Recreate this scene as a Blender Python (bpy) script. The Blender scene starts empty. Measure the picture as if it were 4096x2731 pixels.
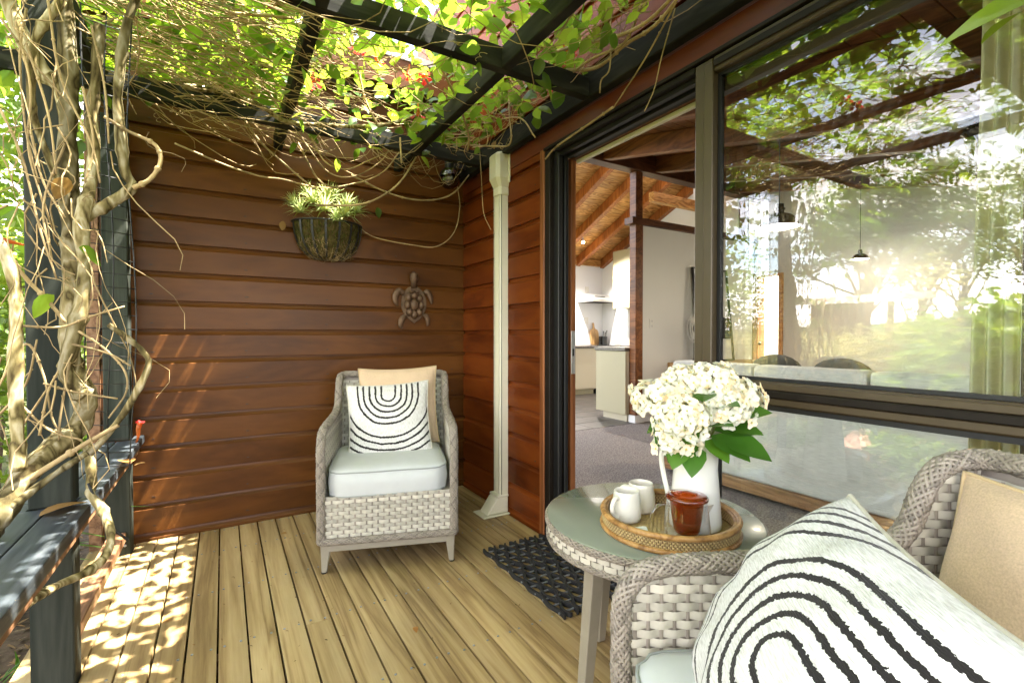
import bpy, bmesh, math, random
import numpy as np
from mathutils import Vector, Matrix, Euler
R = math.radians
rnd = random.Random(7)
S = bpy.context.scene
COL = S.collection

# ------------------------------------------------------------------ camera, sky, sun, exposure
cam = bpy.data.cameras.new('camera'); cam.lens = 16.853; cam.sensor_width = 36.0
cam.clip_start = 0.05; cam.clip_end = 2000
camo = bpy.data.objects.new('camera', cam); COL.objects.link(camo)
camo.location = (0, 0, 1.12); camo.rotation_euler = (R(90 - 0.8315), 0, R(-31.09))
S.camera = camo
SUN = Vector((0.44, -0.12, 1.0)).normalized()
W = bpy.data.worlds.new('World'); S.world = W; W.use_nodes = True
wt = W.node_tree; wt.nodes.clear()
wo = wt.nodes.new('ShaderNodeOutputWorld'); wb = wt.nodes.new('ShaderNodeBackground')
sk = wt.nodes.new('ShaderNodeTexSky'); sk.sky_type = 'NISHITA'; sk.sun_disc = False
sk.sun_elevation = math.asin(SUN.z); sk.sun_rotation = math.atan2(SUN.x, SUN.y)
sk.air_density = 1.0; sk.dust_density = 1.0
tc = wt.nodes.new('ShaderNodeTexCoord'); mp = wt.nodes.new('ShaderNodeMapping'); mp.inputs['Scale'].default_value = (1, 1, 2.6)
cn = wt.nodes.new('ShaderNodeTexNoise'); cn.inputs['Scale'].default_value = 2.2; cn.inputs['Detail'].default_value = 7
cr = wt.nodes.new('ShaderNodeValToRGB'); cr.color_ramp.elements[0].position = .34; cr.color_ramp.elements[1].position = .58
mx = wt.nodes.new('ShaderNodeMix'); mx.data_type = 'RGBA'
bw = wt.nodes.new('ShaderNodeRGBToBW'); sc_ = wt.nodes.new('ShaderNodeMath'); sc_.operation = 'MULTIPLY'; sc_.inputs[1].default_value = 1.55
L = wt.links.new
L(tc.outputs['Generated'], mp.inputs['Vector']); L(mp.outputs[0], cn.inputs['Vector']); L(cn.outputs['Fac'], cr.inputs['Fac'])
L(cr.outputs['Color'], mx.inputs['Factor']); L(sk.outputs[0], mx.inputs[6]); L(sk.outputs[0], bw.inputs[0]); L(bw.outputs[0], sc_.inputs[0])
wc = wt.nodes.new('ShaderNodeVectorMath'); wc.operation = 'SCALE'; wc.inputs[0].default_value = (1.07, .985, .95); L(sc_.outputs[0], wc.inputs['Scale']); L(wc.outputs[0], mx.inputs[7]); L(mx.outputs[2], wb.inputs['Color']); L(wb.outputs[0], wo.inputs['Surface'])
wb.inputs['Strength'].default_value = 0.15
sl = bpy.data.lights.new('sun', 'SUN'); sl.energy = 5.0; sl.angle = R(0.53); sl.color = (1.0, .94, .82)
so = bpy.data.objects.new('sun', sl); COL.objects.link(so); so.rotation_euler = (-SUN).to_track_quat('-Z', 'Y').to_euler(); so.location = (6, -3, 12)
vs = S.view_settings; vs.view_transform = 'Standard'; vs.look = 'None'; vs.gamma = 1; vs.exposure = 3.5
try: vs.use_curve_mapping = False
except Exception: pass
S.render.engine = 'CYCLES'
cy = S.cycles; cy.max_bounces = 9; cy.diffuse_bounces = 5; cy.glossy_bounces = 4; cy.transmission_bounces = 8; cy.transparent_max_bounces = 16
cy.use_denoising = True; cy.sample_clamp_indirect = 2.0; cy.caustics_reflective = False; cy.caustics_refractive = False
try: cy.denoiser = 'OPENIMAGEDENOISE'
except Exception: pass

# ------------------------------------------------------------------ materials
def nt(name):
    m = bpy.data.materials.new(name); m.use_nodes = True
    t = m.node_tree; t.nodes.clear()
    o = t.nodes.new('ShaderNodeOutputMaterial'); p = t.nodes.new('ShaderNodeBsdfPrincipled')
    t.links.new(p.outputs[0], o.inputs[0]); return m, t, p, o
def N(t, k, **kw):
    n = t.nodes.new(k)
    for a, b in kw.items():
        if hasattr(n, a): setattr(n, a, b)
        else: n.inputs[a].default_value = b
    return n
def ramp(t, cols, pos=None):
    r = t.nodes.new('ShaderNodeValToRGB'); e = r.color_ramp.elements
    n = len(cols); pos = pos or [i / (n - 1) for i in range(n)]
    while len(e) < n: e.new(.5)
    for i in range(n): e[i].position = pos[i]; e[i].color = (*cols[i], 1)
    return r
def coords(t, scale, rand=True):
    tc = N(t, 'ShaderNodeTexCoord'); mp = N(t, 'ShaderNodeMapping'); mp.inputs['Scale'].default_value = scale
    if rand:
        oi = N(t, 'ShaderNodeObjectInfo'); ml = N(t, 'ShaderNodeMath', operation='MULTIPLY'); ml.inputs[1].default_value = 37.0
        t.links.new(oi.outputs['Random'], ml.inputs[0])
        ad = N(t, 'ShaderNodeVectorMath', operation='ADD'); t.links.new(tc.outputs['Object'], ad.inputs[0])
        cb = N(t, 'ShaderNodeCombineXYZ')
        for i in range(3): t.links.new(ml.outputs[0], cb.inputs[i])
        t.links.new(cb.outputs[0], ad.inputs[1]); t.links.new(ad.outputs[0], mp.inputs['Vector'])
    else: t.links.new(tc.outputs['Object'], mp.inputs['Vector'])
    return mp
def bump(t, p, src, strength, dist=.004):
    b = N(t, 'ShaderNodeBump'); b.inputs['Strength'].default_value = strength; b.inputs['Distance'].default_value = dist
    t.links.new(src, b.inputs['Height']); t.links.new(b.outputs[0], p.inputs['Normal'])
def plain(name, col, rough=.5, var=.12, scale=9, spec=.5, metal=0, bmp=0, bscale=None, sheen=0, coat=0):
    m, t, p, o = nt(name)
    mp = coords(t, (scale,) * 3)
    n = N(t, 'ShaderNodeTexNoise', Detail=6.0, Roughness=.6); n.inputs['Scale'].default_value = 1
    t.links.new(mp.outputs[0], n.inputs['Vector'])
    a = [c * (1 - var) for c in col]; b = [min(1, c * (1 + var)) for c in col]
    r = ramp(t, [a, b], [.32, .68]); t.links.new(n.outputs['Fac'], r.inputs[0]); t.links.new(r.outputs[0], p.inputs['Base Color'])
    p.inputs['Roughness'].default_value = rough; p.inputs['Specular IOR Level'].default_value = spec; p.inputs['Metallic'].default_value = metal
    p.inputs['Sheen Weight'].default_value = sheen; p.inputs['Coat Weight'].default_value = coat
    if bmp:
        n2 = N(t, 'ShaderNodeTexNoise', Detail=3.0); n2.inputs['Scale'].default_value = (bscale or scale * 8)
        t.links.new(N(t, 'ShaderNodeTexCoord').outputs['Object'], n2.inputs['Vector']); bump(t, p, n2.outputs['Fac'], bmp, .003)
    return m
def wood(name, cols, grain=(3, 40, 40), rough=.5, rings=1.0, mott=.35, bmp=.25, spec=.4, objvar=.25, fine=1.0, coat=0):
    """timber: stretched ring noise + fine fibre noise + blotches, each board its own tone"""
    m, t, p, o = nt(name); k = t.links.new
    mp = coords(t, grain)
    n1 = N(t, 'ShaderNodeTexNoise', Detail=3.0, Roughness=.55, Distortion=.6); n1.inputs['Scale'].default_value = .55
    k(mp.outputs[0], n1.inputs['Vector'])
    mr = N(t, 'ShaderNodeMath', operation='MULTIPLY'); mr.inputs[1].default_value = 9 * rings; k(n1.outputs['Fac'], mr.inputs[0])
    fr = N(t, 'ShaderNodeMath', operation='PINGPONG'); fr.inputs[1].default_value = 1.0; k(mr.outputs[0], fr.inputs[0])
    n2 = N(t, 'ShaderNodeTexNoise', Detail=5.0, Roughness=.7); n2.inputs['Scale'].default_value = 3.2 * fine; k(mp.outputs[0], n2.inputs['Vector'])
    a = N(t, 'ShaderNodeMix'); a.inputs['Factor'].default_value = .5; k(fr.outputs[0], a.inputs[2]); k(n2.outputs['Fac'], a.inputs[3])
    r = ramp(t, cols, [.22 + .56 * i / (len(cols) - 1) for i in range(len(cols))]); k(a.outputs[0], r.inputs[0])
    n3 = N(t, 'ShaderNodeTexNoise', Detail=4.0, Roughness=.6); n3.inputs['Scale'].default_value = 3.0
    mp3 = coords(t, tuple(max(.35, g * .06) for g in grain)); k(mp3.outputs[0], n3.inputs['Vector'])
    mr3 = N(t, 'ShaderNodeMapRange'); mr3.inputs[1].default_value = .3; mr3.inputs[2].default_value = .7; mr3.inputs[3].default_value = 1 - mott; mr3.inputs[4].default_value = 1 + mott * .6
    k(n3.outputs['Fac'], mr3.inputs[0])
    oi = N(t, 'ShaderNodeObjectInfo'); mo = N(t, 'ShaderNodeMapRange'); mo.inputs[3].default_value = 1 - objvar; mo.inputs[4].default_value = 1 + objvar * .6; k(oi.outputs['Random'], mo.inputs[0])
    mm = N(t, 'ShaderNodeMath', operation='MULTIPLY'); k(mr3.outputs[0], mm.inputs[0]); k(mo.outputs[0], mm.inputs[1])
    vm = N(t, 'ShaderNodeVectorMath', operation='SCALE'); k(r.outputs[0], vm.inputs[0]); k(mm.outputs[0], vm.inputs['Scale'])
    k(vm.outputs[0], p.inputs['Base Color'])
    rr = N(t, 'ShaderNodeMapRange'); rr.inputs[3].default_value = rough - .1; rr.inputs[4].default_value = rough + .14; k(n3.outputs['Fac'], rr.inputs[0]); k(rr.outputs[0], p.inputs['Roughness'])
    p.inputs['Specular IOR Level'].default_value = spec; p.inputs['Coat Weight'].default_value = coat; p.inputs['Coat Roughness'].default_value = .25
    if bmp: bump(t, p, a.outputs[0], bmp, .002)
    return m
def leafmat(name, front, trans, w=.5, rough=.38, var=.35):
    m, t, p, o = nt(name); k = t.links.new
    g = N(t, 'ShaderNodeNewGeometry'); oi = N(t, 'ShaderNodeObjectInfo'); ad = N(t, 'ShaderNodeMath', operation='ADD'); k(g.outputs['Random Per Island'], ad.inputs[0]); k(oi.outputs['Random'], ad.inputs[1])
    fr = N(t, 'ShaderNodeMath', operation='FRACT'); k(ad.outputs[0], fr.inputs[0])
    r1 = ramp(t, [[c * (1 - var) for c in front], front, [front[0] * 1.6, front[1] * 1.25, front[2]]]); k(fr.outputs[0], r1.inputs[0])
    r2 = ramp(t, [[c * (1 - var) for c in trans], trans, [min(1, trans[0] * 1.5), min(1, trans[1] * 1.15), trans[2]]]); k(fr.outputs[0], r2.inputs[0])
    k(r1.outputs[0], p.inputs['Base Color']); p.inputs['Roughness'].default_value = rough
    tr = N(t, 'ShaderNodeBsdfTranslucent'); k(r2.outputs[0], tr.inputs['Color'])
    ms = N(t, 'ShaderNodeMixShader'); ms.inputs[0].default_value = w
    k(p.outputs[0], ms.inputs[1]); k(tr.outputs[0], ms.inputs[2]); k(ms.outputs[0], o.inputs[0]); return m
def glassmat(name, tint=(.98, .99, .985), gain=2.0, rough=0.0, wav=0.0):
    """thin window glass: clear with a mirror reflection on its outer faces"""
    m, t, p, o = nt(name); k = t.links.new; t.nodes.remove(p)
    tr = N(t, 'ShaderNodeBsdfTransparent'); tr.inputs[0].default_value = (*tint, 1)
    gl = N(t, 'ShaderNodeBsdfGlossy'); gl.inputs['Roughness'].default_value = rough; gl.inputs['Color'].default_value = (1, 1, 1, 1)
    f = N(t, 'ShaderNodeFresnel'); f.inputs[0].default_value = 1.5
    g = N(t, 'ShaderNodeNewGeometry'); inv = N(t, 'ShaderNodeMath', operation='SUBTRACT'); inv.inputs[0].default_value = 1; k(g.outputs['Backfacing'], inv.inputs[1])
    a = N(t, 'ShaderNodeMath', operation='MULTIPLY'); a.inputs[1].default_value = gain; k(f.outputs[0], a.inputs[0])
    b = N(t, 'ShaderNodeMath', operation='MULTIPLY', use_clamp=True); k(a.outputs[0], b.inputs[0]); k(inv.outputs[0], b.inputs[1])
    if wav:
        n = N(t, 'ShaderNodeTexNoise', Detail=1.0); n.inputs['Scale'].default_value = 2.3; k(N(t, 'ShaderNodeTexCoord').outputs['Object'], n.inputs['Vector'])
        bp = N(t, 'ShaderNodeBump'); bp.inputs['Strength'].default_value = wav; bp.inputs['Distance'].default_value = .01; k(n.outputs['Fac'], bp.inputs['Height']); k(bp.outputs[0], gl.inputs['Normal'])
    ms = N(t, 'ShaderNodeMixShader'); k(b.outputs[0], ms.inputs[0]); k(tr.outputs[0], ms.inputs[1]); k(gl.outputs[0], ms.inputs[2]); k(ms.outputs[0], o.inputs[0]); return m
def emit(name, col, s):
    m, t, p, o = nt(name); p.inputs['Base Color'].default_value = (*col, 1); p.inputs['Emission Color'].default_value = (*col, 1); p.inputs['Emission Strength'].default_value = s; return m
def fabric(name, col, scale=420, rough=.9, var=.08, weave=.25, streak=0):
    m, t, p, o = nt(name); k = t.links.new
    tcn = N(t, 'ShaderNodeTexCoord')
    mp = N(t, 'ShaderNodeMapping'); mp.inputs['Scale'].default_value = (scale, scale * (.10 if streak == 2 else 1), scale * (.12 if streak == 1 else 1)); k(tcn.outputs['Object'], mp.inputs['Vector'])
    n = N(t, 'ShaderNodeTexNoise', Detail=2.0); n.inputs['Scale'].default_value = 1; k(mp.outputs[0], n.inputs['Vector'])
    n2 = N(t, 'ShaderNodeTexNoise', Detail=4.0); n2.inputs['Scale'].default_value = 7; k(tcn.outputs['Object'], n2.inputs['Vector'])
    mxx = N(t, 'ShaderNodeMix'); mxx.inputs['Factor'].default_value = .45; k(n.outputs['Fac'], mxx.inputs[2]); k(n2.outputs['Fac'], mxx.inputs[3])
    r = ramp(t, [[c * (1 - var * 2) for c in col], [min(1, c * (1 + var)) for c in col]], [.35, .65]); k(mxx.outputs[0], r.inputs[0]); k(r.outputs[0], p.inputs['Base Color'])
    p.inputs['Roughness'].default_value = rough; p.inputs['Specular IOR Level'].default_value = .2; p.inputs['Sheen Weight'].default_value = .15
    bump(t, p, n.outputs['Fac'], weave, .0015); return m
def stripes(name):
    """white woven cover with black nested arches, laid out in the cover's own UVs"""
    m, t, p, o = nt(name); k = t.links.new
    uv = N(t, 'ShaderNodeUVMap', uv_map='UVMap'); sp = N(t, 'ShaderNodeSeparateXYZ'); k(uv.outputs[0], sp.inputs[0])
    def M(op, a, b=None, c=None):
        n = N(t, 'ShaderNodeMath', operation=op)
        for i, x in enumerate((a, b, c)):
            if x is None: continue
            if isinstance(x, (int, float)): n.inputs[i].default_value = x
            else: k(x, n.inputs[i])
        return n.outputs[0]
    u = M('MULTIPLY_ADD', sp.outputs[0], 2, -1); v = M('MULTIPLY_ADD', sp.outputs[1], 2, -1)
    wn = N(t, 'ShaderNodeTexNoise', Detail=2.0); wn.inputs['Scale'].default_value = 85; k(uv.outputs[0], wn.inputs['Vector'])
    wn2 = N(t, 'ShaderNodeTexNoise', Detail=1.0); wn2.inputs['Scale'].default_value = 7; k(uv.outputs[0], wn2.inputs['Vector'])
    dv = M('MINIMUM', M('SUBTRACT', v, .62), 0.0)
    d = M('SQRT', M('ADD', M('POWER', M('ABSOLUTE', u), 2), M('POWER', dv, 2)))
    d = M('ADD', d, M('MULTIPLY', M('SUBTRACT', wn.outputs['Fac'], .5), .045)); d = M('ADD', d, M('MULTIPLY', M('SUBTRACT', wn2.outputs['Fac'], .5), .05))
    tot = None
    for r_ in (.165, .31, .45, .59, .735, 1.06, 1.215, 1.37, 1.52):
        x = M('LESS_THAN', M('ABSOLUTE', M('SUBTRACT', d, r_)), .0235)
        tot = x if tot is None else M('MAXIMUM', tot, x)
    n = N(t, 'ShaderNodeTexNoise', Detail=3.0); mp = N(t, 'ShaderNodeMapping'); mp.inputs['Scale'].default_value = (160, 22, 1); k(uv.outputs[0], mp.inputs[0]); k(mp.outputs[0], n.inputs['Vector']); n.inputs['Scale'].default_value = 1
    r = ramp(t, [(.49, .475, .455), (.72, .715, .705)], [.3, .6]); k(n.outputs['Fac'], r.inputs[0])
    mx2 = N(t, 'ShaderNodeMix', data_type='RGBA'); k(tot, mx2.inputs['Factor']); k(r.outputs[0], mx2.inputs[6]); mx2.inputs[7].default_value = (.018, .016, .016, 1)
    k(mx2.outputs[2], p.inputs['Base Color']); p.inputs['Roughness'].default_value = .92; p.inputs['Specular IOR Level'].default_value = .15; p.inputs['Sheen Weight'].default_value = .2
    wv = N(t, 'ShaderNodeTexWave', bands_direction='X'); wv.inputs['Scale'].default_value = 42; wv.inputs['Distortion'].default_value = 1.5; k(uv.outputs[0], wv.inputs['Vector'])
    hs = M('ADD', M('MULTIPLY', wv.outputs['Fac'], .5), n.outputs['Fac']); hs = M('ADD', hs, M('MULTIPLY', tot, .6))
    bump(t, p, hs, .5, .002); return m

def cane(name, col, var, rough=.5, scale=40):
    """woven strands: every strand its own tone, faint streaks along it"""
    m, t, p, o = nt(name); k = t.links.new
    g = N(t, 'ShaderNodeNewGeometry'); n = N(t, 'ShaderNodeTexNoise', Detail=4.0); n.inputs['Scale'].default_value = scale; k(N(t, 'ShaderNodeTexCoord').outputs['Object'], n.inputs['Vector'])
    a = N(t, 'ShaderNodeMix'); a.inputs['Factor'].default_value = .5; k(g.outputs['Random Per Island'], a.inputs[2]); k(n.outputs['Fac'], a.inputs[3])
    r = ramp(t, [[c * (1 - var) for c in col], col, [min(1, c * (1 + var * .6)) for c in col]], [.2, .5, .8]); k(a.outputs[0], r.inputs[0]); k(r.outputs[0], p.inputs['Base Color'])
    p.inputs['Roughness'].default_value = rough; p.inputs['Specular IOR Level'].default_value = .3; bump(t, p, n.outputs['Fac'], .2, .002); return m
M_ = {}
M_['wallB'] = wood('cladding_stain_back_lighting', [(.070, .0235, .0044), (.098, .0340, .0064), (.120, .043, .0082)], (2.2, 30, 9), .34, .6, .16, .16, .19, .10)  # same stain as the next; each wall's lighting is put into its colour
M_['wallR'] = wood('cladding_stain_side_sheen', [(.095, .0190, .0030), (.142, .0300, .0046), (.172, .041, .0060)], (30, 2.2, 9), .38, .6, .32, .18, .15, .18)  # redder copy of that stain, with this wall's sheen put into the colour
M_['fascia'] = wood('stained_fascia_red', [(.105, .020, .0065), (.155, .031, .0095), (.19, .042, .0125)], (30, 1.5, 12), .44, .5, .3, .15, .35, .12)
M_['deck'] = wood('treated_pine_deck', [(.25, .162, .070), (.395, .275, .125), (.48, .355, .180)], (24, 1.1, 24), .50, .8, .24, .30, .35, .18, 2.0)
M_['pergola'] = wood('charcoal_stained_beam', [(.013, .0125, .0105), (.022, .0215, .018), (.042, .040, .033)], (3, 3, 18), .75, .8, .4, .3, .14, .2)
M_['post'] = wood('charcoal_stained_post', [(.022, .0265, .0215), (.032, .037, .030), (.048, .053, .043)], (22, 22, 1.6), .75, .7, .35, .2, .12, .15)
M_['rail'] = wood('charcoal_stained_rail', [(.022, .030, .036), (.046, .056, .066), (.085, .096, .106)], (22, 1.2, 22), .48, .9, .5, .5, .5, .2)
M_['oldwood'] = wood('bare_pine_edge', [(.16, .070, .030), (.30, .15, .07), (.38, .21, .11)], (22, 1.5, 22), .6, 1, .4, .25)
M_['alu'] = plain('bronze_aluminium', (.066, .047, .025), .40, .10, 6, .5, .12)
M_['aludark'] = plain('dark_bronze_aluminium', (.013, .0095, .0065), .5, .2, 12, .2, .0)
M_['black'] = plain('black_rubber_seal', (.008, .008, .008), .5)
M_['jamb'] = wood('oiled_jamb', [(.13, .040, .012), (.22, .075, .022), (.28, .10, .032)], (30, 30, 1.5), .45, .8, .25, .15)
M_['cream'] = plain('cream_plastic', (.66, .63, .50), .38, .04, 4, .45)
M_['strawB'] = cane('pale_weave', (.52, .49, .415), .30)
M_['strawS'] = cane('taupe_weave_stake', (.27, .235, .20), .3)
M_['braid'] = cane('taupe_braid', (.27, .235, .195), .40)
M_['taupe'] = plain('taupe_powder_coat', (.29, .26, .205), .42, .08, 12, .4)
M_['cushion'] = plain('pale_grey_cushion_cloth', (.53, .55, .555), .75, .05, 7, .25, bmp=.06, bscale=500, sheen=.1)
M_['pipe'] = plain('grey_piping', (.30, .32, .31), .7, .05)
M_['beige'] = fabric('beige_linen', (.60, .445, .30), 260, .92, .10, .35)
M_['beige2'] = plain('beige_piping', (.50, .38, .22), .85)
M_['stripe'] = stripes('arch_striped_weave')
M_['tabletop'] = plain('sage_frosted_glass', (.215, .240, .195), .22, .05, 3, .5, coat=.35)
M_['rattan'] = wood('rattan_cane', [(.20, .095, .026), (.36, .19, .06), (.48, .28, .10)], (30, 30, 30), .42, .8, .3, .2)
M_['raffia'] = plain('tray_weave', (.44, .32, .14), .6, .22, 60)
M_['raffiaD'] = plain('tray_weave_dark', (.20, .12, .045), .6, .3, 60)
M_['ceram'] = plain('cream_stoneware', (.70, .68, .60), .32, .05, 14, .5, coat=.2)
M_['enamel'] = plain('white_enamel', (.80, .79, .72), .16, .03, 5, .5, coat=.5)
M_['petal'] = leafmat('hydrangea_petal', (.82, .83, .73), (.80, .82, .64), .3, .6, .06)
M_['bud'] = leafmat('hydrangea_bud', (.50, .55, .18), (.5, .55, .15), .3, .6, .2)
M_['hleaf'] = leafmat('hydrangea_leaf', (.055, .160, .016), (.14, .38, .03), .3, .35, .3)
M_['leaf'] = leafmat('vine_leaf', (.045, .115, .014), (.31, .50, .04), .52, .30, .42)
M_['leafdry'] = leafmat('dry_leaf', (.30, .17, .05), (.42, .24, .06), .35, .7, .35)
M_['flower'] = leafmat('red_trumpet_petal', (.55, .030, .035), (.80, .06, .05), .4, .5, .2)
M_['throat'] = leafmat('orange_trumpet_tube', (.60, .16, .03), (.8, .25, .05), .4, .5, .2)
M_['bark'] = wood('vine_bark', [(.05, .036, .016), (.15, .118, .048), (.28, .228, .115), (.42, .37, .25)], (20, 20, 7), .85, 1.3, .5, .9, .12, .25)
M_['twig'] = plain('dry_twig', (.36, .26, .13), .75, .55, 6, .2, bmp=.2, bscale=90)
M_['green'] = plain('green_stem', (.18, .22, .05), .6, .25, 8)
M_['net'] = plain('black_netting', (.012, .012, .013), .45)
M_['rubber'] = plain('recycled_rubber', (.020, .021, .023), .62, .3, 60, .35, bmp=.3, bscale=160)
M_['rod'] = plain('grey_rod', (.16, .17, .185), .45, .15)
M_['turtle'] = plain('rusted_tin', (.125, .072, .040), .5, .45, 22, .4, .35, bmp=.3, bscale=60)
M_['tin2'] = plain('rusted_tin_plate', (.13, .078, .043), .5, .4, 25, .4, .35)
M_['coir'] = plain('mossy_coir', (.085, .062, .022), .95, .55, 22, .1, bmp=1.0, bscale=120)
M_['iron'] = plain('black_iron', (.014, .014, .014), .45, .2, 12)
M_['airplant'] = leafmat('spiky_plant_leaf', (.34, .44, .17), (.55, .66, .28), .4, .45, .2)
M_['moss'] = leafmat('moss_tuft', (.07, .075, .012), (.13, .15, .02), .3, .9, .4)
M_['glass'] = glassmat('window_glass', gain=2.5, wav=.007)
M_['bulbglass'] = glassmat('smoked_bulb_glass', (.22, .18, .11), 2.2)
M_['tealglass'] = glassmat('clear_borosilicate', (.99, .99, .985), 2.2)
M_['nail'] = plain('galvanised_nail', (.33, .36, .41), .35, .1, 20, .5, .8)
M_['steel'] = plain('brushed_steel', (.52, .51, .49), .32, .06, 20, .5, .75)
M_['white'] = plain('white_wall_paint', (.80, .80, .82), .6, .015, 2, .3)
M_['whiteg'] = plain('warm_white_wall_paint', (.74, .73, .68), .6, .015, 2, .3)
M_['whiteplastic'] = plain('white_plastic', (.74, .72, .66), .35, .02)
M_['lam'] = plain('beige_laminate', (.56, .50, .37), .42, .02, 2)
M_['lam2'] = plain('olive_laminate', (.40, .36, .235), .45, .02, 2)
M_['bench'] = plain('speckled_benchtop', (.11, .095, .082), .35, .75, 70)
M_['tile'] = plain('slate_floor_tile', (.052, .044, .038), .38, .35, 5, .5, bmp=.1)
M_['grout'] = plain('dark_grout', (.10, .092, .08), .8)
M_['carpet'] = plain('flecked_carpet', (.205, .185, .172), .95, .75, 95, .1, bmp=.8, bscale=240)
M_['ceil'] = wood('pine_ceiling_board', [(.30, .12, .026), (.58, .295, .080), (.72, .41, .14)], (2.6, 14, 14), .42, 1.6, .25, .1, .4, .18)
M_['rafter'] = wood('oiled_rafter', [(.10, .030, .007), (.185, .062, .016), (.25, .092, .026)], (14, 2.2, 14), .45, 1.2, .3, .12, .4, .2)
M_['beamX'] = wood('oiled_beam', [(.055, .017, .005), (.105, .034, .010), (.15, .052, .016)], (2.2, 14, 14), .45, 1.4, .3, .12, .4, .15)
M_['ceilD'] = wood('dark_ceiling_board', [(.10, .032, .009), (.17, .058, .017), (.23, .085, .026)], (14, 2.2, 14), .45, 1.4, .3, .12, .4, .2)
M_['pdoor'] = wood('orange_pine_door', [(.25, .075, .016), (.38, .13, .03), (.46, .17, .045)], (20, 20, 1.8), .45, 1, .25, .1)
M_['board'] = wood('chopping_board_oak', [(.30, .16, .06), (.45, .27, .11), (.55, .34, .15)], (20, 20, 2), .5, 1, .2, .1)
M_['ovenglass'] = plain('oven_glass', (.012, .012, .012), .12, .1)
M_['linen'] = fabric('sofa_linen', (.60, .61, .58), 170, .9, .10, .3, 2)
M_['curtain'] = leafmat('olive_cream_curtain', (.84, .80, .56), (.84, .80, .56), .35, .9, .04)
M_['teak'] = wood('sofa_oak_rail', [(.20, .10, .04), (.33, .18, .08), (.40, .23, .11)], (20, 2, 20), .5, 1, .2, .1)
M_['dkcush'] = plain('charcoal_cushion', (.045, .043, .04), .9, .2)
M_['lampin'] = emit('lit_lamp_lining', (1.0, .86, .62), .8)
M_['bulbon'] = emit('lit_bulb', (1.0, .83, .58), 12)
M_['chrome'] = plain('dark_chrome', (.11, .10, .085), .12, .05, 4, .5, .95)
M_['fanblade'] = plain('fan_blade', (.40, .36, .28), .5, .1)
def mkamber():
    m, t, p, o = nt('amber_glass'); p.inputs['Base Color'].default_value = (.46, .065, .006, 1); p.inputs['Roughness'].default_value = .03
    p.inputs['Transmission Weight'].default_value = .72; p.inputs['IOR'].default_value = 1.45; p.inputs['Coat Weight'].default_value = .5; return m
M_['amber'] = mkamber()
M_['tea'] = plain('paper_pouch', (.72, .73, .70), .8, .06, 40, .2)
M_['soil'] = plain('leaf_litter_soil', (.080, .058, .040), .95, .5, 18, .1, bmp=.8, bscale=70)
M_['ground'] = plain('garden_ground', (.048, .052, .020), .95, .6, 2.2, .05, bmp=.5, bscale=30)
M_['path'] = plain('pink_brick_path', (.42, .21, .155), .85, .25, 3.5, .2, bmp=.3)
M_['hill'] = plain('wooded_hill', (.04, .062, .024), .95, .6, .35, .05)
M_['tbark'] = plain('tree_bark', (.12, .085, .055), .9, .4, 8, .2, bmp=.5)
M_['tleaf'] = leafmat('tree_foliage', (.050, .085, .022), (.15, .22, .04), .35, .5, .4)
M_['sleaf'] = leafmat('shrub_foliage', (.085, .150, .022), (.34, .52, .05), .45, .4, .35)
M_['gleaf'] = leafmat('grassy_shrub_foliage', (.25, .25, .095), (.46, .47, .15), .4, .5, .3)
M_['strap'] = leafmat('strap_leaf', (.045, .13, .018), (.22, .46, .05), .42, .35, .3)
M_['shedwall'] = wood('shed_boards', [(.17, .085, .05), (.26, .14, .085), (.31, .18, .11)], (12, 12, 1.5), .7, .8, .3, .2)
M_['shedroof'] = plain('shed_roofing', (.50, .42, .36), .6, .1, 3)
M_['litter'] = leafmat('dead_leaf_litter', (.19, .125, .055), (.2, .14, .05), .2, .8, .55)
M_['rust'] = plain('rusty_nail_head', (.030, .014, .007), .6)

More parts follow.
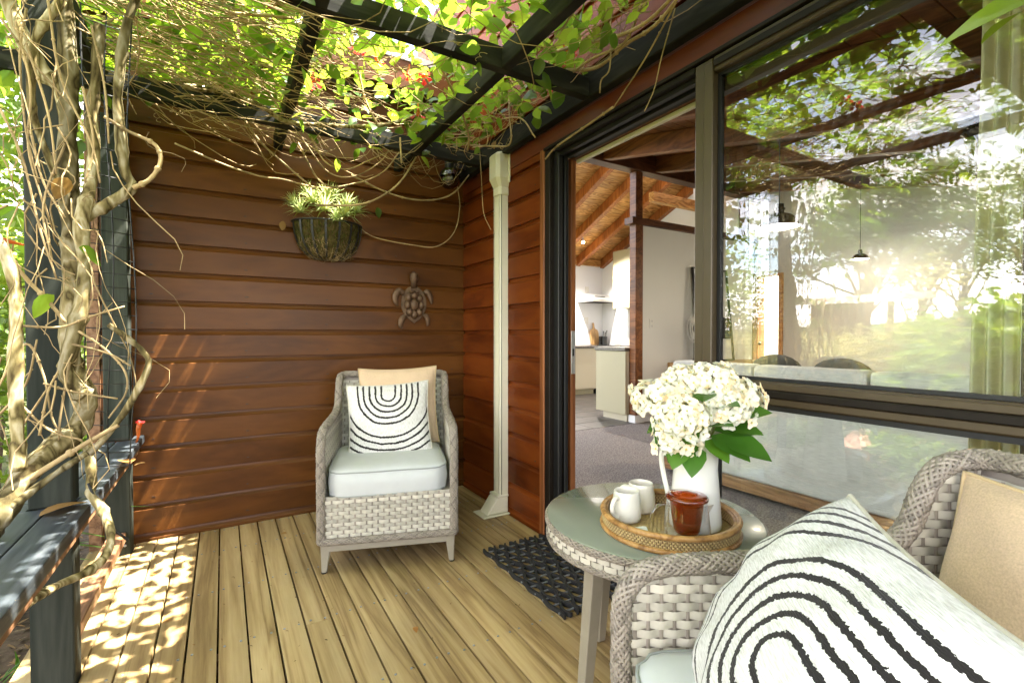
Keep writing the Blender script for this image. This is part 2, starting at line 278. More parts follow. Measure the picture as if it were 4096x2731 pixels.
# ------------------------------------------------------------------ mesh helpers
class MB:
    def __init__(s): s.v = []; s.f = []; s.uv = None
    def add(s, vs, fs):
        o = len(s.v); s.v.extend([tuple(map(float, q)) for q in vs]); s.f.extend([tuple(i + o for i in f) for f in fs]); return s
    def box(s, x0, x1, y0, y1, z0, z1):
        return s.add([(x0, y0, z0), (x1, y0, z0), (x1, y1, z0), (x0, y1, z0), (x0, y0, z1), (x1, y0, z1), (x1, y1, z1), (x0, y1, z1)],
                     [(3, 2, 1, 0), (4, 5, 6, 7), (0, 1, 5, 4), (1, 2, 6, 5), (2, 3, 7, 6), (3, 0, 4, 7)])
    def hexa(s, lo, hi):
        return s.add(list(lo) + list(hi), [(3, 2, 1, 0), (4, 5, 6, 7), (0, 1, 5, 4), (1, 2, 6, 5), (2, 3, 7, 6), (3, 0, 4, 7)])
    def bar(s, a, b, w, h, up=(0, 0, 1)):
        a = Vector(a); b = Vector(b); d = (b - a).normalized(); x = d.cross(Vector(up)).normalized() * (w / 2); y = x.cross(d).normalized() * (h / 2)
        return s.hexa([a - x - y, a + x - y, a + x + y, a - x + y], [b - x - y, b + x - y, b + x + y, b - x + y])
    def prism(s, poly, f0, f1):
        n = len(poly); v = [f0(*p) for p in poly] + [f1(*p) for p in poly]
        return s.add(v, [tuple(range(n))[::-1], tuple(range(n, 2 * n))] + [(i, (i + 1) % n, n + (i + 1) % n, n + i) for i in range(n)])
    def tube(s, pts, r, r2=None, n=6, caps=True, jit=0):
        pts = [Vector(p) for p in pts]; m = len(pts)
        rs = r if isinstance(r, (list, tuple)) else [r + ((r2 if r2 is not None else r) - r) * i / max(1, m - 1) for i in range(m)]
        T = (pts[1] - pts[0]).normalized(); nx = T.orthogonal().normalized(); V = []
        for i, p in enumerate(pts):
            t = (pts[min(i + 1, m - 1)] - pts[max(i - 1, 0)])
            if t.length < 1e-9: t = T
            t = t.normalized(); nx = (nx - t * nx.dot(t)); nx = nx.normalized() if nx.length > 1e-6 else t.orthogonal().normalized(); ny = t.cross(nx)
            for k in range(n):
                a = 2 * math.pi * k / n; rr = rs[i] * (1 + (rnd.uniform(-jit, jit) if jit else 0)); V.append(p + nx * math.cos(a) * rr + ny * math.sin(a) * rr)
        F = [(i * n + k, i * n + (k + 1) % n, (i + 1) * n + (k + 1) % n, (i + 1) * n + k) for i in range(m - 1) for k in range(n)]
        if caps: F += [tuple(range(n))[::-1], tuple(range((m - 1) * n, m * n))]
        return s.add(V, F)
    def lathe(s, prof, c=(0, 0, 0), n=24, sx=1, sy=1, closed=False, cap=True):
        V = []; m = len(prof)
        for r, z in prof:
            for k in range(n): a = 2 * math.pi * k / n; V.append((c[0] + r * math.cos(a) * sx, c[1] + r * math.sin(a) * sy, c[2] + z))
        F = [(i * n + k, i * n + (k + 1) % n, (i + 1) * n + (k + 1) % n, (i + 1) * n + k) for i in range(m - 1) for k in range(n)]
        if closed: F += [((m - 1) * n + k, (m - 1) * n + (k + 1) % n, (k + 1) % n, k) for k in range(n)]
        elif cap:
            if prof[0][0] > 1e-5: F.append(tuple(range(n))[::-1])
            if prof[-1][0] > 1e-5: F.append(tuple(range((m - 1) * n, m * n)))
        return s.add(V, F)
    def ball(s, c, r, sx=1, sy=1, sz=1, n=12, m=8):
        return s.lathe([(r * math.sin(math.pi * i / m) + 1e-6 * (i in (0, m)), -r * math.cos(math.pi * i / m) * sz) for i in range(m + 1)], c, n, sx, sy)
    def grid(s, P, nu, nv, flip=False):
        V = [P(i / nu, j / nv) for j in range(nv + 1) for i in range(nu + 1)]
        F = [(j * (nu + 1) + i, j * (nu + 1) + i + 1, (j + 1) * (nu + 1) + i + 1, (j + 1) * (nu + 1) + i) for j in range(nv) for i in range(nu)]
        return s.add(V, [f[::-1] for f in F] if flip else F)
ROOT = {}
def mesh(name, mb, m, smooth=0, bev=0, seg=1):
    me = bpy.data.meshes.new(name); me.from_pydata(mb.v, [], mb.f); me.update()
    if bev or mb.f:
        bm = bmesh.new(); bm.from_mesh(me)
        if bev:
            ed = [e for e in bm.edges if len(e.link_faces) == 2 and e.calc_face_angle(0) > .5]
            bmesh.ops.bevel(bm, geom=ed, offset=bev, segments=seg, profile=.7, affect='EDGES', clamp_overlap=True)
        if len(bm.faces) < 60000 and not getattr(mb, 'raw', False): bmesh.ops.recalc_face_normals(bm, faces=bm.faces)
        bm.to_mesh(me); bm.free()
    if smooth:
        for p in me.polygons: p.use_smooth = True
        if smooth < 179:
            try: me.set_sharp_from_angle(angle=R(smooth))
            except Exception: pass
    if mb.uv is not None:
        ul = me.uv_layers.new(name='UVMap')
        for l in me.loops: ul.data[l.index].uv = mb.uv[l.vertex_index]
    me.materials.append(M_[m] if isinstance(m, str) else m)
    return me
def obj(name, mb, m, parent=None, smooth=0, bev=0, seg=1, world=False, kind=None, loc=None):
    """one mesh object; with world=True the points are world points moved into the root's frame"""
    if world and parent is not None:
        r = ROOT.get(parent.name, parent); mi = Matrix.Translation(r.location) @ r.rotation_euler.to_matrix().to_4x4(); mi.invert()
        mb.v = [tuple(mi @ Vector(q)) for q in mb.v]
    o = bpy.data.objects.new(name, mesh(name, mb, m, smooth, bev, seg)); COL.objects.link(o)
    if loc is not None: o.location = loc
    if parent is not None: o.parent = parent; ROOT[o.name] = ROOT.get(parent.name, parent)
    if kind: o['kind'] = kind
    return o
def tag(o, label=None, cat=None, group=None, kind=None):
    if label: o['label'] = label
    if cat: o['category'] = cat
    if group: o['group'] = group
    if kind: o['kind'] = kind
    return o
def thing(name, label=None, cat=None, loc=(0, 0, 0), rz=0, group=None, kind=None):
    o = bpy.data.objects.new(name, None); COL.objects.link(o); o.location = loc; o.rotation_euler = (0, 0, rz); o.empty_display_size = .1
    return tag(o, label, cat, group, kind)
def inst(src, name, parent, loc=(0, 0, 0), rot=(0, 0, 0), sc=(1, 1, 1)):
    c = src.copy(); c.name = name; COL.objects.link(c); c.parent = parent; c.location = loc; c.rotation_euler = rot; c.scale = sc
    ROOT[c.name] = ROOT.get(parent.name, parent) if parent else c
    return c
def spline(pts, n=6):
    """Catmull-Rom through the points"""
    P = [Vector(p) for p in pts]; P = [P[0] * 2 - P[1]] + P + [P[-1] * 2 - P[-2]]; out = []
    for i in range(1, len(P) - 2):
        for k in range(n):
            t = k / n; a, b, c, d = P[i - 1], P[i], P[i + 1], P[i + 2]
            out.append(.5 * ((2 * b) + (c - a) * t + (2 * a - 5 * b + 4 * c - d) * t * t + (3 * b - a - 3 * c + d) * t ** 3))
    out.append(P[-2]); return out
def leaf_shape(L=1.0, w=.62, fold=.16, curl=.18, heart=False):
    """ovate leaf, stem at the origin, blade along +y, creased down the midrib"""
    st = [(0, .02), (.10, .55 if heart else .40), (.28, .95), (.5, 1.0), (.72, .72), (.9, .30), (1, .0)]
    V = []; F = []
    for y, k in st:
        h = k * w / 2; z = -curl * (y - .35) ** 2
        V += [(-h * L, y * L, (z + fold * h) * L), (0, y * L, z * L), (h * L, y * L, (z + fold * h) * L)]
    for i in range(len(st) - 1):
        a = i * 3; F += [(a, a + 1, a + 4, a + 3), (a + 1, a + 2, a + 5, a + 4)]
    return V, F
def leaf_small():
    V = [(0, 0, 0), (-.22, .22, .05), (-.30, .52, .06), (0, 1, -.06), (.30, .52, .06), (.22, .22, .05), (0, .5, -.02)]
    return V, [(0, 6, 2, 1), (6, 3, 2), (0, 5, 4, 6), (6, 4, 3)]
def scatter(mb, shape, places):
    V0, F0 = shape; A = np.array(V0)
    allv = []; allf = []; n = len(V0); o = len(mb.v)
    for loc, rot, s in places:
        m = np.array(Euler(rot).to_matrix()); allv.append(A @ m.T * s + np.array(loc))
    if not allv: return
    vv = np.concatenate(allv); mb.v.extend(map(tuple, vv.tolist()))
    for i in range(len(places)): mb.f.extend([tuple(j + o + i * n for j in f) for f in F0])
    mb.raw = True

# ------------------------------------------------------------------ ground and far setting
WX, WY = 1.531, 3.24        # outer faces of the window wall and of the back wall
def hgt(x, y):
    d = math.hypot(x + .3, y - 1)
    return -.24 + .05 * math.sin(x * 1.3) * math.cos(y * 1.1) * min(1, d / 4) - max(0, min(d - 12, 40)) * .012
gm = MB(); nG = 72
def gp(u, v):
    f = lambda t: math.copysign(abs(2 * t - 1) ** 3.2, 2 * t - 1) * 420
    x = f(u); y = f(v) + 2; return (x, y, hgt(x, y))
gm.grid(gp, nG, nG); g = obj('ground', gm, 'ground', smooth=180); g['kind'] = 'structure'
lm = MB(); lm.grid(lambda u, v: (-2.6 + u * 2.15, -1.5 + v * 6.2, hgt(-2.6 + u * 2.15, -1.5 + v * 6.2) + .012 + .012 * math.sin(u * 31) * math.sin(v * 47)), 30, 50)
obj('soil_bed', lm, 'soil', smooth=180, kind='structure')
pl = []
for i in range(2600):
    x = rnd.uniform(-1.9, -.52); y = rnd.uniform(.2, 4.2); pl.append(((x, y, hgt(x, y) + .028 + rnd.uniform(0, .012)), (rnd.uniform(-.5, .5), rnd.uniform(-.5, .5), rnd.uniform(0, 6.3)), rnd.uniform(.02, .055)))
lb = MB(); scatter(lb, ([(-.12, 0, 0), (.12, 0, 0), (.16, .5, .03), (0, 1, 0), (-.16, .5, .03)], [(0, 1, 2, 3, 4)]), pl); obj('leaf_litter', lb, 'litter', kind='stuff')
pl = []
for cx, cy in ((-.75, 2.55), (-.95, 2.1), (-.82, 1.75), (-1.2, 2.7), (-1.0, 3.1), (-.72, 2.2)):
    for i in range(26):
        x = cx + rnd.gauss(0, .05); y = cy + rnd.gauss(0, .05); pl.append(((x, y, hgt(x, y) + .02), (rnd.uniform(.3, 1.2), 0, rnd.uniform(0, 6.3)), rnd.uniform(.04, .10)))
wb_ = MB(); scatter(wb_, ([(-.06, 0, 0), (.06, 0, 0), (.05, .6, .02), (0, 1, -.06), (-.05, .6, .02)], [(0, 1, 2, 3, 4)]), pl); obj('weeds', wb_, 'strap', kind='stuff')
pm = MB(); pm.grid(lambda u, v: (-10 + u * 7.2, 1.0 + v * 2.6 + .5 * math.sin(u * 5), hgt(-10 + u * 7.2, 1.0 + v * 2.6) + .03), 24, 10); obj('garden_path', pm, 'path', smooth=180, kind='structure')
hm = MB()
def hp(u, v):
    a = R(70 + u * 160); r = 95 + v * 120; x = math.cos(a) * r; y = math.sin(a) * r
    h = -4 + 15 * math.sin(math.pi * min(1, v * 1.0) * .5) * (.65 + .35 * math.sin(u * 9 + 1)) + 1.2 * math.sin(u * 57 + v * 13) + .8 * math.sin(u * 131 + v * 31)
    return (x, y, h)
hm.grid(hp, 150, 16); obj('hill', hm, 'hill', smooth=180, kind='structure')

# ------------------------------------------------------------------ the deck: joists and every board
deck = thing('deck', kind='structure')
PITCH = .0965; G0 = -.121
nails = MB()
for k in range(-5, 18):
    x0 = G0 + PITCH * (k - 0) + .0033; x1 = x0 + PITCH - .0066
    if x0 > 1.52: continue
    x1 = min(x1, 1.528)
    cuts = [-1.5]; 
    if k == -2: cuts = [-1.5, 1.12]
    if k == 9: cuts = [-1.5, 1.10]
    if k == 4: cuts = [-1.5, 1.98]
    cuts.append(3.232)
    for a, b in zip(cuts[:-1], cuts[1:]):
        m = MB(); dz = rnd.uniform(-.0012, .0012); w = rnd.uniform(-.0008, .0008)
        m.box(x0 + w, x1 + w, a + .001, b - .001, -.032 + dz, dz); obj('deck_board', m, 'deck', deck, bev=.0025, seg=2, smooth=40)
    for y in (-.7, -.25, .2, .65, 1.1, 1.54, 2.0, 2.45, 2.9, 3.2):
        for x in (x0 + .018, x1 - .018):
            nails.lathe([(.0044, 0), (.0044, .0026), (.0030, .0034)], (x + rnd.uniform(-.003, .003), y + rnd.uniform(-.006, .006), -.001), 7)
obj('nail', nails, 'nail', deck, kind='stuff')
db = MB(); pl = []
for i in range(260):
    x = -.55 + abs(rnd.gauss(0, .55)); y = rnd.uniform(1.2, 3.2)
    if rnd.random() < .4: x = G0 + PITCH * rnd.randint(-4, 15) + rnd.gauss(0, .006)
    if x < 1.5: pl.append(((x, y, .0025), (rnd.gauss(0, .2), rnd.gauss(0, .2), rnd.uniform(0, 6.3)), rnd.uniform(.004, .016)))
scatter(db, ([(-.12, 0, 0), (.12, 0, 0), (.16, .5, .06), (0, 1, 0), (-.16, .5, .06)], [(0, 1, 2, 3, 4)]), pl); obj('leaf_litter', db, 'litter', kind='stuff')
for y in (-.7, .2, 1.1, 2.0, 2.9): obj('joist', MB().box(-.57, 1.5, y - .022, y + .022, -.20, -.034), 'oldwood', deck)
obj('edge_joist', MB().box(-.592, -.548, -1.5, 3.2, -.22, -.034), 'oldwood', deck)

# ------------------------------------------------------------------ the house: cladding, trims, door and window joinery
house = thing('house', 'dark red weatherboard house wall wrapping the corner of the deck', 'house', (WX, WY, 0))
LIP0, LP = .042, .158
def lipprof(z0):  # (depth, z): face, cove, back
    return [(0, z0 + .003), (.003, z0), (.014, z0), (.03, z0 + .02), (.03, z0 + LP), (.0165, z0 + LP), (.0155, z0 + LP - .012), (.011, z0 + LP - .022), (.004, z0 + LP - .029), (0, z0 + LP - .032)]
for k in range(-1, 17):
    z0 = LIP0 + LP * k
    prof = [(max(0, d), max(-.03, z)) for d, z in lipprof(z0)]
    m = MB().prism(prof, lambda d, z: (-.545, WY + d, z), lambda d, z: (WX + .012, WY + d, z)); obj('weatherboard', m, 'wallB', house, world=True, smooth=35)
    if z0 + LP < 2.13:
        m = MB().prism(prof, lambda d, z: (WX + d, WY + .004, z), lambda d, z: (WX + d, 2.217, z)); obj('weatherboard', m, 'wallR', house, world=True, smooth=35)
for k in range(15, 24):
    z0 = LIP0 + LP * k
    m = MB().prism(lipprof(z0), lambda d, z: (WX + d, WY + .6, z), lambda d, z: (WX + d, -1.9, z)); obj('weatherboard', m, 'wallR', house, world=True, smooth=35)
nh = MB()
for k in range(0, 15):
    for x in (-.33, .12, .57, 1.02, 1.44):
        c = MB().lathe([(.0035, 0), (.003, .0012), (0, .0014)], (0, 0, 0), 7); nh.add([(x + rnd.uniform(-.01, .01) + a, WY - c_, LIP0 + LP * k + .035 + b) for a, b, c_ in c.v], c.f)
for k in range(0, 13):
    for y in (2.28, 2.74, 3.18):
        c = MB().lathe([(.0035, 0), (.003, .0012), (0, .0014)], (0, 0, 0), 7); nh.add([(WX - c_, y + rnd.uniform(-.008, .008) + a, LIP0 + LP * k + .035 + b) for a, b, c_ in c.v], c.f)
obj('nail', nh, 'rust', house, world=True, kind='stuff')
obj('added_eave_soffit', MB().box(-1.0, WX + .02, 3.075, WY + .10, 2.76, 2.785), 'wallB', house, world=True)  # unseen eave, added to keep the sun off the upper back wall
obj('added_eave_fascia', MB().box(-1.0, WX + .02, 3.05, 3.0745, 2.72, 2.90), 'wallB', house, world=True)
obj('wing_roof', MB().hexa([(-1.0, 3.04, 2.90), (WX, 3.04, 2.90), (WX, 7, 4.3), (-1.0, 7, 4.3)], [(-1.0, 3.04, 2.94), (WX, 3.04, 2.94), (WX, 7, 4.34), (-1.0, 7, 4.34)]), 'shedroof', house, world=True)
obj('lining_board', MB().box(-.54, WX + .2, WY + .031, WY + .10, -.3, 2.75), 'wallB', house, world=True)
obj('wall_framing', MB().box(WX + .032, WX + .12, 2.18, 4.3, -.1, 2.10), 'whiteg', house, world=True)
obj('wall_framing', MB().box(WX + .034, WX + .12, -1.9, 4.3, 2.14, 3.83), 'ceilD', house, world=True)
obj('corner_board', MB().box(-.600, -.547, WY - .012, WY + .12, -.22, 2.8), 'oldwood', house, world=True, bev=.003)
obj('head_board', MB().box(WX - .004, WX + .030, -1.9, WY + .002, 2.139, 2.228), 'fascia', house, world=True, bev=.003)
obj('weatherboard', MB().box(WX, WX + .03, 2.217, WY + .004, LIP0 + LP * 13 + .002, 2.1375), 'wallR', house, world=True, bev=.003)
obj('head_flashing', MB().box(WX - .022, WX + .02, -1.9, 2.172, 2.122, 2.137), 'aludark', house, world=True, bev=.002)
obj('door_trim', MB().box(WX - .016, WX + .03, 2.173, 2.2155, 0.0, 2.136), 'jamb', house, world=True, bev=.003)
# sliding door frame: several black profiles stepping inward
for i, (ya, xa, xb) in enumerate(((2.125, -.012, .018), (2.085, .0185, .044), (2.108, .0445, .068), (2.094, .0685, .094), (2.156, .0945, .130))):
    obj('frame_post', MB().box(WX + xa, WX + xb, ya, 2.1715, .012, 2.118), 'aludark' if i % 2 == 0 else 'black', house, world=True, bev=.003)
for i, (za, xa, xb) in enumerate(((2.096, -.012, .018), (2.078, .0185, .044), (2.090, .0445, .068), (2.074, .0685, .094), (2.084, .0945, .130))):
    obj('frame_head', MB().box(WX + xa, WX + xb, 1.196, 2.080, za, 2.1195), 'aludark' if i % 2 == 0 else 'black', house, world=True, bev=.002)
obj('door_sill', MB().box(WX - .03, WX + .13, 1.2, 2.17, -.006, .012), 'aludark', house, world=True, bev=.002)
obj('door_jamb', MB().box(WX + .131, WX + .165, 2.120, 2.17, 0, 2.10), 'jamb', house, world=True, bev=.002)
st = obj('strike_plate', MB().box(WX + .1315, WX + .160, 2.1172, 2.1195, .90, 1.14), 'steel', house, world=True, bev=.001)
obj('strike_hole', MB().box(WX + .140, WX + .150, 2.1150, 2.1168, 1.0, 1.04), 'black', house, world=True)
obj('track_head', MB().box(WX + .131, WX + .165, -1.2, 2.119, 2.086, 2.12), 'jamb', house, world=True)
obj('blind_track', MB().box(WX + .150, WX + .172, -1.2, 2.10, 2.066, 2.0855), 'cream', house, world=True, bev=.002)
# fixed window
obj('mullion', MB().box(WX - .012, WX + .055, 1.118, 1.194, .012, 2.118), 'alu', house, world=True, bev=.004)
obj('mullion_lip', MB().box(WX - .020, WX - .0125, 1.112, 1.150, .90, 2.10), 'alu', house, world=True, bev=.003)
obj('window_head', MB().box(WX - .012, WX + .055, -1.3, 1.116, 2.066, 2.119), 'alu', house, world=True, bev=.004)
obj('window_head_lip', MB().box(WX - .020, WX - .0125, -1.3, 1.111, 2.078, 2.104), 'aludark', house, world=True, bev=.003)
tr_ = [('transom', 'alu', .888, .966, -.006, .05), ('transom_cap', 'alu', .9405, .962, -.022, -.0065), ('transom_nose', 'aludark', .9165, .9395, -.030, -.0065), ('transom_lip', 'alu', .893, .9155, -.020, -.0065)]
for nm, mt, za, zb, xa, xb in tr_: obj(nm, MB().box(WX + xa, WX + xb, -1.3, 1.1165, za, zb), mt, house, world=True, bev=.003)
obj('transom_shadow_seal', MB().box(WX + .0, WX + .045, -1.3, 1.1165, .872, .887), 'black', house, world=True)
obj('sill_rail', MB().box(WX - .012, WX + .055, -1.3, 1.1165, .0, .05), 'alu', house, world=True, bev=.003)
for nm, za, zb, xo in (('upper', .978, 2.054, .020), ('lower', .055, .870, .020)):
    w = obj('window', MB().box(WX + xo - .004, WX + xo + .016, -1.3, 1.1160, za - .011, za - .0005).box(WX + xo - .004, WX + xo + .016, -1.3, 1.1160, zb + .0005, zb + .011).box(WX + xo - .004, WX + xo + .016, 1.1035, 1.1160, za, zb), 'black', house, world=True)
    obj('pane', MB().box(WX + xo + .002, WX + xo + .008, -1.3, 1.1034, za, zb), 'glass', w, world=True)
# the open sliding leaf parked behind the fixed window
leaf_ = obj('sliding_door', MB().box(WX + .066, WX + .104, 1.186, 1.246, .02, 2.065).box(WX + .066, WX + .104, .268, .345, .02, 2.065).box(WX + .066, WX + .104, .3455, 1.1855, .02, .075).box(WX + .066, WX + .104, .3455, 1.1855, 2.02, 2.065), 'alu', house, world=True, bev=.003)
obj('door_pane', MB().box(WX + .082, WX + .088, .3455, 1.1855, .0755, 2.0195), 'glass', leaf_, world=True)
hd = obj('handle', MB().box(WX + .050, WX + .0655, 1.210, 1.238, .93, 1.135), 'aludark', leaf_, world=True, bev=.002)
hl = MB(); hl.v = []; hl.lathe([(.010, 0), (.010, .010), (.006, .012)], (0, 0, 0), 14); hl.v = [(WX + .050 - z, 1.226 + x * .8, 1.0 + y * 1.3) for x, y, z in hl.v]
obj('lock_cylinder', hl, 'steel', leaf_, world=True, smooth=40)

# ------------------------------------------------------------------ the rooms behind the glass
IX = WX + .12
cf = MB(); cf.box(IX - .04, 7.3, -3.2, 4.36, -.06, .004); obj('carpet', cf, 'carpet', kind='structure')
kf = thing('kitchen_floor', kind='structure')
obj('grout_bed', MB().box(IX - .04, 7.3, 4.362, 7.5, -.06, .000), 'grout', kf)
tm = mesh('floor_tile', MB().box(-.163, .163, -.163, .163, 0, .006), 'tile', bev=.003)
for i in range(12):
    for j in range(10):
        x = 2.6 + i * .333; y = 4.53 + j * .333
        if y > 7.4 or x > 6.6: continue
        o = bpy.data.objects.new('floor_tile', tm); COL.objects.link(o); o.parent = kf; o.location = (x, y, rnd.uniform(-.0005, .0005))
iw = thing('interior_wall', kind='structure')
obj('partition_wall', MB().box(4.585, 6.92, 4.375, 4.46, .004, 2.50), 'whiteg', iw)
obj('skirting_board', MB().box(4.60, 6.92, 4.362, 4.374, .004, .085), 'white', iw)
obj('kitchen_back_wall', MB().box(5.0, 6.70, 7.5, 7.6, .0, 2.52), 'white', iw)
obj('kitchen_side_wall', MB().box(6.69, 6.79, 4.462, 7.499, .0, 4.3), 'white', iw)
obj('hall_reveal', MB().box(6.40, 6.689, 4.98, 5.05, 2.6, 4.2), 'white', iw)
fw = MB().box(7.3, 7.4, -3.2, 4.18, 0, 3.6).box(7.3, 7.4, 4.56, 6.2, 0, 3.6).box(7.3, 7.4, 4.181, 4.559, 2.02, 3.6); obj('far_wall', fw, 'whiteg', iw)
obj('hall_wall', MB().box(8.3, 8.4, 3.0, 6.2, 0, 2.6), 'whiteg', iw)
obj('added_end_wall', MB().box(WX + .13, 7.4, -3.35, -3.22, 0, 3.6), 'whiteg', iw)  # unseen wall, added across the open end to darken the living room
# timber post, beam and wall cap
fr = thing('timber_frame', 'dark oiled timber post and beam above the cream partition wall', 'timber frame', (4.51, 4.38, 0))
obj('post', MB().box(4.435, 4.555, 4.352, 4.462, .10, 3.165), 'rafter', fr, world=True, bev=.004)
obj('post_trim', MB().box(4.557, 4.583, 4.372, 4.462, .09, 2.50), 'jamb', fr, world=True, bev=.002)
obj('post_base', MB().box(4.425, 4.584, 4.345, 4.463, .004, .098), 'white', fr, world=True, bev=.003)
obj('beam', MB().box(2.2, 7.3, 4.33, 4.48, 3.170, 3.52), 'beamX', fr, world=True, bev=.005)
obj('cap_rail', MB().box(4.36, 6.98, 4.33, 4.48, 2.502, 2.585), 'beamX', fr, world=True, bev=.004)
obj('end_post', MB().box(6.925, 7.02, 4.36, 4.46, .004, 2.50), 'rafter', fr, world=True, bev=.004)
obj('upper_post', MB().box(6.70, 6.80, 4.36, 4.46, 2.587, 3.168), 'rafter', fr, world=True, bev=.004)
# kitchen ceiling: sloping boards and rafters, low at the back wall
kc = thing('kitchen_ceiling', kind='structure')
sl_ = -.45
def zk(y, off=0): return 2.62 + (7.5 - y) * .45 + off
nb = 26
for i in range(nb):
    y1 = 7.52 - i * .128; y0 = y1 - .124
    lo = [(4.0, y0, zk(y0)), (7.3, y0, zk(y0)), (7.3, y1, zk(y1)), (4.0, y1, zk(y1))]
    m = MB().hexa(lo, [(x, y, z + .02) for x, y, z in lo]); obj('ceiling_board', m, 'ceil', kc, bev=.004)
for x in (4.15, 4.80, 5.42, 6.02, 6.64):
    m = MB(); y0, y1 = 4.35, 7.46
    m.hexa([(x - .048, y0, zk(y0, -.17)), (x + .048, y0, zk(y0, -.17)), (x + .048, y0, zk(y0, -.004)), (x - .048, y0, zk(y0, -.004))], [(x - .048, y1, zk(y1, -.17)), (x + .048, y1, zk(y1, -.17)), (x + .048, y1, zk(y1, -.004)), (x - .048, y1, zk(y1, -.004))])
    obj('rafter', m, 'pdoor', kc, bev=.004)
obj('wall_plate', MB().box(2.6, 6.69, 7.44, 7.499, 2.50, 2.63), 'ceil', kc, bev=.003)
obj('dormer_beam', MB().box(5.35, 7.2, 4.9, 5.0, 3.05, 3.19), 'ceil', kc, bev=.003)
# living ceiling
lc = thing('living_ceiling', kind='structure')
def zl(y, off=0): return 3.20 + (y - 4.37) * .223 + off
for i in range(52):
    y1 = 4.48 - i * .15; y0 = y1 - .147
    if y0 < -3.2: break
    lo = [(WX + .13, y0, zl(y0, .20)), (7.3, y0, zl(y0, .20)), (7.3, y1, zl(y1, .20)), (WX + .13, y1, zl(y1, .20))]
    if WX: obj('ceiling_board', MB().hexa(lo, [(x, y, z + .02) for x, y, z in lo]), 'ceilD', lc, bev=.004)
for x in (2.15, 3.05, 3.92, 4.80, 5.62, 6.45):
    y0, y1 = -3.2, 4.326; m = MB()
    m.hexa([(x - .05, y0, zl(y0)), (x + .05, y0, zl(y0)), (x + .05, y0, zl(y0, .196)), (x - .05, y0, zl(y0, .196))], [(x - .05, y1, zl(y1)), (x + .05, y1, zl(y1)), (x + .05, y1, zl(y1, .196)), (x - .05, y1, zl(y1, .196))])
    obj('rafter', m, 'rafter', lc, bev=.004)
obj('roof', MB().hexa([(WX + .15, -3.2, zl(-3.2, .24)), (7.4, -3.2, zl(-3.2, .24)), (7.4, 4.5, zl(4.5, .24)), (WX + .15, 4.5, zl(4.5, .24))], [(WX + .15, -3.2, zl(-3.2, .32)), (7.4, -3.2, zl(-3.2, .32)), (7.4, 4.5, zl(4.5, .32)), (WX + .15, 4.5, zl(4.5, .32))]), 'shedroof', lc)
obj('kitchen_roof', MB().hexa([(4.0, 4.1, zk(4.1, .04)), (7.4, 4.1, zk(4.1, .04)), (7.4, 7.8, zk(7.8, .04)), (4.0, 7.8, zk(7.8, .04))], [(4.0, 4.1, zk(4.1, .10)), (7.4, 4.1, zk(4.1, .10)), (7.4, 7.8, zk(7.8, .10)), (4.0, 7.8, zk(7.8, .10))]), 'shedroof', kc)
# interior door in the far wall
dr = thing('interior_door', 'orange pine interior door standing ajar in a lit doorway', 'door', (7.27, 4.42, 0))
obj('door_leaf', MB().box(7.10, 7.28, 4.40, 4.44, .01, 2.0), 'pdoor', dr, world=True, bev=.003)
obj('frame', MB().box(7.275, 7.299, 4.115, 4.178, 0, 2.06).box(7.275, 7.299, 4.562, 4.62, 0, 2.06).box(7.275, 7.299, 4.1785, 4.5615, 2.0205, 2.06), 'ceil', dr, world=True)
obj('knob', MB().ball((7.12, 4.375, .98), .028, n=10, m=7), 'black', dr, world=True, smooth=180)
# kitchen
bc = thing('base_cabinet', 'beige base cabinet with a curved handle left of the oven', 'cabinet', (5.5, 6.95, 0))
obj('carcass', MB().box(4.6, 6.035, 6.925, 7.49, .10, .868), 'lam', bc, world=True)
for x0, x1 in ((4.62, 5.32), (5.325, 6.03)):
    d = obj('cupboard_door', MB().box(x0, x1, 6.905, 6.924, .115, .862), 'lam', bc, world=True, bev=.002)
    h = MB().tube([(x0 + .055, 6.903, .68), (x0 + .05, 6.877, .70), (x0 + .05, 6.872, .74), (x0 + .05, 6.877, .78), (x0 + .055, 6.903, .80)], .006, n=6); obj('handle', h, 'steel', d, world=True, smooth=180)
obj('kickboard', MB().box(4.6, 6.0, 6.965, 6.98, .0, .099), 'lam2', bc, world=True)
obj('worktop', MB().box(4.6, 6.04, 6.88, 7.495, .870, .912), 'bench', bc, world=True, bev=.006)
ov = thing('oven', 'freestanding steel oven with black glass door below the range hood', 'oven', (6.35, 6.95, 0))
obj('body', MB().box(6.045, 6.64, 6.92, 7.49, .10, .90), 'steel', ov, world=True, bev=.003)
obj('oven_door', MB().box(6.06, 6.625, 6.895, 6.919, .32, .74), 'ovenglass', ov, world=True, bev=.003)
obj('handle', MB().bar((6.08, 6.872, .715), (6.61, 6.872, .715), .02, .02), 'steel', ov, world=True, bev=.004)
obj('drawer', MB().box(6.06, 6.625, 6.897, 6.919, .12, .305), 'steel', ov, world=True, bev=.003)
obj('plinth', MB().box(6.05, 6.635, 6.95, 6.99, .0, .099), 'black', ov, world=True)
obj('control_panel', MB().box(6.05, 6.635, 6.893, 6.919, .752, .895), 'steel', ov, world=True, bev=.003)
for i in range(5):
    k = MB().lathe([(.020, 0), (.018, .018), (.0, .02)], (0, 0, 0), 12); k.v = [(6.10 + i * .055 + x, 6.892 - z, .825 + y) for x, y, z in k.v]; obj('control_knob', k, 'chrome', ov, world=True, smooth=40)
obj('hob', MB().box(6.045, 6.64, 6.90, 7.48, .901, .916), 'ovenglass', ov, world=True, bev=.003)
cw = thing('corner_cabinet', 'short dark benchtop in the kitchen corner beside the oven', 'cabinet', (6.67, 7.0, 0))
obj('worktop', MB().box(6.645, 6.688, 5.2, 7.495, .870, .912), 'bench', cw, world=True, bev=.004)
